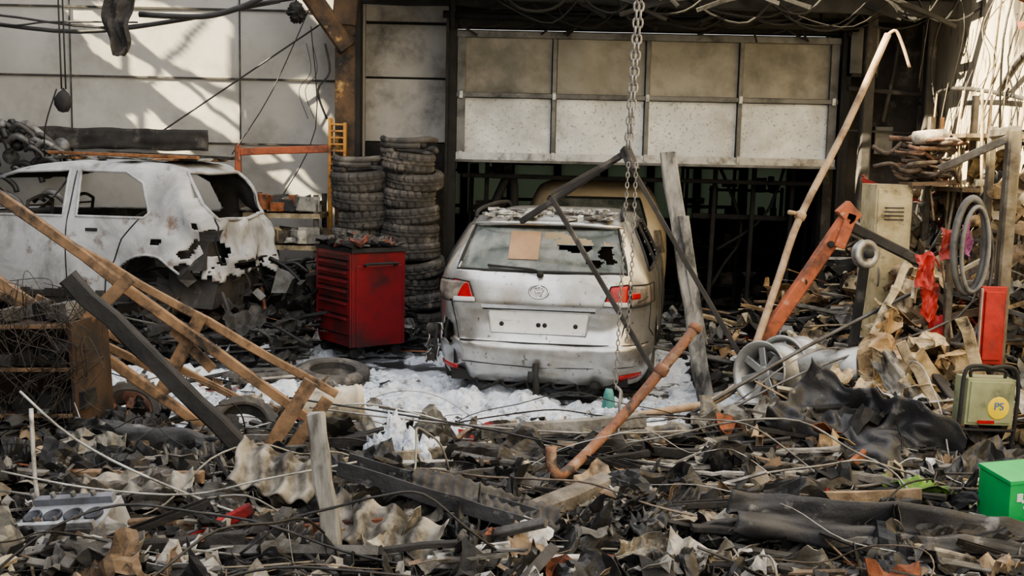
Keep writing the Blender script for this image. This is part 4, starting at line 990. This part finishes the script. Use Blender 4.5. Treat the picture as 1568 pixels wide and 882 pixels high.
mb.tube([(2.92+.085*math.cos(a*.5236),6.86,1.40+.27*math.sin(a*.5236)) for a in range(12)],.014,n=10,closed=True,col=(.22,.22,.21))
mb.tube([(2.95,6.9,1.7),(3.05,6.9,1.4),(3.02,6.9,1.0),(2.9,6.8,.8)],.012,col=(.1,.1,.1))
mb.obj('coiled_hose','painted')
mb=MB(); mb.box((3.05,6.85,.92),(.16,.04,.50),col=(.42,.03,.028)); mb.box((3.05,6.825,.92),(.12,.02,.44),col=(.46,.035,.03)); mb.box((2.965,6.82,.92),(.01,.03,.48),col=(.5,.45,.38)); mb.obj('red_metal_panel','painted',bevel=.006)
mb=MB()
for (x,z,sx,sz,c) in ((2.76,.80,.10,.36,(.45,.03,.03)),(2.70,1.05,.10,.22,(.5,.05,.04)),(2.80,1.42,.10,.2,(.42,.06,.05)),(2.66,1.25,.12,.25,(.48,.05,.04)),(2.92,1.45,.05,.2,(.6,.2,.4))):
    crumple(mb,(x,6.98,z),frame(V((R.uniform(-.4,.4),-1,.2))),sx,sz,.03,c,8,10)
mb.obj('red_fabric_scraps','painted',solid=.005)
mb=MB()
PAL=[((.6,.50,.32),4.5),((.25,.19,.13),4),((.08,.08,.075),3),((.46,.06,.05),.8),((.7,.64,.50),3),((.44,.33,.2),5),((.2,.2,.19),1.5),((.5,.26,.1),1.2)]
for i in range(900):
    y=R.uniform(7.0,9.8); x=R.uniform(2.6,4.3); 
    if x<2.75+.1*(y-7): continue
    zt=.95+.62*(x-2.6)+R.uniform(0,.5)
    if x<3.15 and y<8.6: zt=min(zt,1.15)
    z=R.uniform(.4,min(zt,2.4)); t=R.random(); c=pick(PAL)
    if t<.18: mb.box((x,y,z),(R.uniform(.04,.16),R.uniform(.04,.16),R.uniform(.02,.14)),rot=rrot(.5),jit=.15,col=c)
    elif t<.50:
        a=V((R.gauss(0,1),R.gauss(0,.5),R.gauss(0,1))).normalized()*R.uniform(.1,.35); mb.beam(V((x,y,z))-a,V((x,y,z))+a,.012,R.uniform(.012,.05),col=c,jit=.1)
    elif t<.74: 
        mb.tube([(x+R.uniform(-.15,.15),y+R.uniform(-.1,.1),z-k*.13+R.uniform(-.04,.04)) for k in range(5)],R.choice([.006,.01,.016]),n=6,col=c)
    elif t<.82: mb.lathe([(0,-.04),(.04,-.04),(.045,0),(.04,.04),(0,.04)],12,MX((x,y,z),(R.uniform(-1,1),R.uniform(-1,1),R.uniform(-1,1))),col=c)
    else: crumple(mb,(x,y,z),rrot(1),.26,.2,.07,c,8,8)
for i in range(60):
    x=3.12+R.gauss(0,.10); y=R.uniform(8.2,8.6); z=1.98+R.uniform(-.16,.16); c=pick([((.32,.19,.13),3),((.14,.11,.09),4),((.4,.33,.27),2)])
    mb.tube([(x-.1,y,z),(x+R.uniform(-.1,.1),y-.05,z+R.uniform(-.06,.06)),(x+.12,y,z+R.uniform(-.05,.05))],R.uniform(.008,.022),n=7,col=c)
mb.beam((3.0,8.4,1.78),(3.35,8.4,1.80),.3,.03,col=(.3,.22,.15)); mb.lathe([(0,-.12),(.05,-.12),(.055,0),(.05,.12),(0,.12)],16,MX((3.13,8.3,2.14),(1,0,.1)),col=(.55,.5,.42))
mb.obj('cluttered_tool_shelves','debris',solid=.003)
mb=MB()
for i in range(44):
    y=R.uniform(7.2,9.6); x=3.15+.15*(y-7)+R.uniform(0,.6); z=R.uniform(1.3,2.6)
    mb.tube([(x,y,z),(x-R.uniform(-.1,.15),y,z*.6),(x-R.uniform(0,.25),y-.1,.5)],R.choice([.008,.012,.018]),n=6,col=pick(PAL))
mb.obj('leaning_rods','metal')
mb=MB()
for i in range(34):
    y=R.uniform(6.9,11.5); x=4.46-R.random()*.3; z=R.uniform(2.0,4.4); L=R.uniform(.8,2.6)
    mb.tube([(x,y,z),(x-.05+R.uniform(-.15,.02),y+R.uniform(-.2,.2),z-L*.3),(x-R.uniform(0,.3),y+R.uniform(-.2,.2),z-L*.6),(x-R.uniform(0,.4),y+R.uniform(-.3,.3),z-L)],R.choice([.005,.007,.01]),n=6,col=R.choice([(.05,.05,.05),(.2,.17,.13),(.1,.1,.1),(.35,.3,.22)]))
mb.tube([(4.45,10.2,2.6),(4.4,9.6,2.9),(4.45,9.0,3.05),(4.45,8.0,3.4)],.03,col=(.08,.08,.08)); mb.tube([(4.4,12,2.6),(4.35,11,2.7),(4.45,9.5,2.5),(4.4,8.3,2.2)],.02,col=(.1,.1,.1))
mb.obj('hanging_cables','metal')
mb=MB()
for i in range(40): 
    c=V((4.30,9.1,3.25)); mb.box(c+V((R.gauss(0,.07),R.gauss(0,.07),R.gauss(0,.08))),(.09,.03,.05),rot=rrot(1),jit=.3,col=(.35,.13,.07))
mb.obj('burnt_wall_lamp','debris')
mb=MB()
mb.box((3.75,12.1,3.15),(.35,.2,.55),mat=0); mb.box((3.75,11.98,3.15),(.3,.03,.48),mat=1); mb.box((4.05,12.15,2.2),(.2,.15,.3),mat=1)
mb.tube([(3.75,12.15,3.85),(3.75,12.15,3.4)],.03,sub=1); mb.tube([(3.75,12.1,2.9),(3.9,12.1,2.6),(3.85,12.1,1.6),(3.9,12.1,.5)],.02); mb.tube([(4.1,12.0,3.85),(4.12,12,3.2),(4.0,12,2.4)],.025)
mb.beam((3.72,11.7,0),(3.72,11.7,3.85),.12,.12,mat=0); mb.beam((4.35,11.6,0),(4.32,11.6,3.85),.10,.12,mat=0)
mb.tube([(3.6,12,2.75),(4.4,12,2.7)],.03,sub=1); mb.tube([(3.6,12,2.3),(4.4,12,2.28)],.015,sub=1)
mb.obj('electrical_panel',['soot','doorframe'],bevel=.006)

# ------------------------------------------------------------ hanging things, left
mb=MB()
mb.tube([(-6.6,11.6,3.25),(-5.7,11.6,3.22),(-4.6,11.7,3.15),(-3.5,11.7,3.30),(-2.7,11.7,3.48),(-2.0,11.7,3.6)],.022,n=8)
mb.tube([(-6.6,11.6,3.32),(-5.5,11.6,3.30),(-4.4,11.7,3.20),(-3.4,11.7,3.33),(-2.5,11.7,3.5)],.014,n=6)
mb.tube([(-3.95,11.6,3.33),(-3.3,11.6,3.32),(-2.9,11.6,3.42),(-2.6,11.6,3.56)],.03,n=8)
mb.tube([(-6.6,11.6,3.40),(-5.4,11.6,3.20),(-4.9,11.65,3.24),(-4.0,11.7,3.26)],.010,n=6)
mb.tube([(-4.2,12.2,1.95),(-3.1,12.2,2.7),(-2.0,12.2,3.45)],.010,n=6); mb.tube([(-3.15,12.2,1.9),(-2.7,12.2,2.6),(-2.2,12.2,3.7)],.006,n=6)
mb.tube([(-2.6,12.1,1.4),(-2.2,12.1,2.2),(-2.25,12.1,3.3)],.006,n=6)
for i in range(6):
    x=R.uniform(-2.3,-2.0); mb.tube([(x,11.9,3.1),(x+.05,11.9,2.8),(x-.08,11.9,2.6),(x+.02,11.9,2.3)],.004,n=5)
mb.obj('overhead_cables','cable')
mb=MB()
for dx in(0,.035): mb.tube([(-3.74+dx,9,4.9),(-3.72+dx,9,3.3),(-3.71+dx,9,2.4)],.007,n=6,sub=3)
mb.lathe([(0,-.09),(.04,-.08),(.065,-.03),(.065,.02),(.04,.07),(.015,.09),(0,.11)],18,MX((-3.70,9,2.30),(.05,0,1)),fn=lambda j,k:R.uniform(-.006,.006))
mb.tube([(-3.75,9,2.4),(-3.85,9,2.1),(-3.95,9.2,1.85)],.006,n=5)
mb.obj('pendant_lamp','black')
mb=MB()
mb.grid(lambda u,v:V((-3.42+(u-.5)*(.10+.16*math.sin(v*3))+.05*nz(v*4,1),9.5+.08*nz(u*4,v*5,2),2.72+.8*v)),8,20,smooth=False)
mb.tube([(-3.42,9.5,3.45),(-3.4,9.5,4.2),(-3.4,9.5,4.9)],.01)
mb.obj('torn_insulation','soot',solid=.01)
mb=MB(); lump((-2.32,11.6,3.38),.09,.09,.10,3); lump((-2.30,11.6,3.36),.08,.08,-.08,5); mb.tube([(-2.32,11.6,3.4),(-2.25,11.6,4.2)],.01); mb.obj('burnt_ceiling_lamp','black')
mb=MB()
for i in range(130):
    x=R.uniform(-2.9,-1.7); y=R.uniform(10.3,11.2); z=R.uniform(.05,.85)
    if i%2: mb.box((x,y,z),(R.uniform(.05,.3),R.uniform(.05,.2),R.uniform(.04,.2)),rot=rrot(.5),jit=.15,col=pick(BURN))
    else:
        a=V((R.gauss(0,1),R.gauss(0,.5),R.gauss(0,.7))).normalized()*R.uniform(.1,.3); mb.tube([V((x,y,z))-a,V((x,y,z+.05)),V((x,y,z))+a],R.uniform(.01,.025),n=6,col=pick(BURN))
mb.obj('burnt_machinery','metal')

# ------------------------------------------------------------ light & camera
sd=bpy.data.lights.new('sun','SUN'); sd.energy=34; sd.color=(1,.84,.56); sd.angle=rad(.45)
so=bpy.data.objects.new('sun',sd); bpy.context.collection.objects.link(so)
so.rotation_euler=V((.75,.30,-.60)).to_track_quat('-Z','Y').to_euler(); so.location=(-10,-3,12)
wd=bpy.data.worlds.new('sky'); bpy.context.scene.world=wd; wd.use_nodes=True
# overcast-bright sky, darker toward the ground so that surfaces keep some shape
nt=wd.node_tree; bg=nt.nodes['Background']; bg.inputs[1].default_value=2.5
tc=nt.nodes.new('ShaderNodeTexCoord'); sx=nt.nodes.new('ShaderNodeSeparateXYZ'); nt.links.new(tc.outputs['Generated'],sx.inputs[0])
rp=nt.nodes.new('ShaderNodeValToRGB'); nt.links.new(sx.outputs['Z'],rp.inputs[0])
rp.color_ramp.elements[0].position=.0; rp.color_ramp.elements[0].color=(.40,.39,.37,1)
rp.color_ramp.elements[1].position=.45; rp.color_ramp.elements[1].color=(1,1,1.03,1)
e=rp.color_ramp.elements.new(.12); e.color=(.80,.79,.77,1)
nt.links.new(rp.outputs[0],bg.inputs[0])
try: bpy.context.scene.view_settings.look='AgX - Medium High Contrast'
except Exception: pass
cam=bpy.data.cameras.new('camera'); cam.lens=38.25; cam.sensor_width=36
co=bpy.data.objects.new('camera',cam); bpy.context.collection.objects.link(co)
co.matrix_world=Matrix.Translation((0,0,1.9))@Matrix.Rotation(rad(90-6.7),4,'X')@Matrix.Rotation(rad(1.2),4,'Z')
bpy.context.scene.camera=co
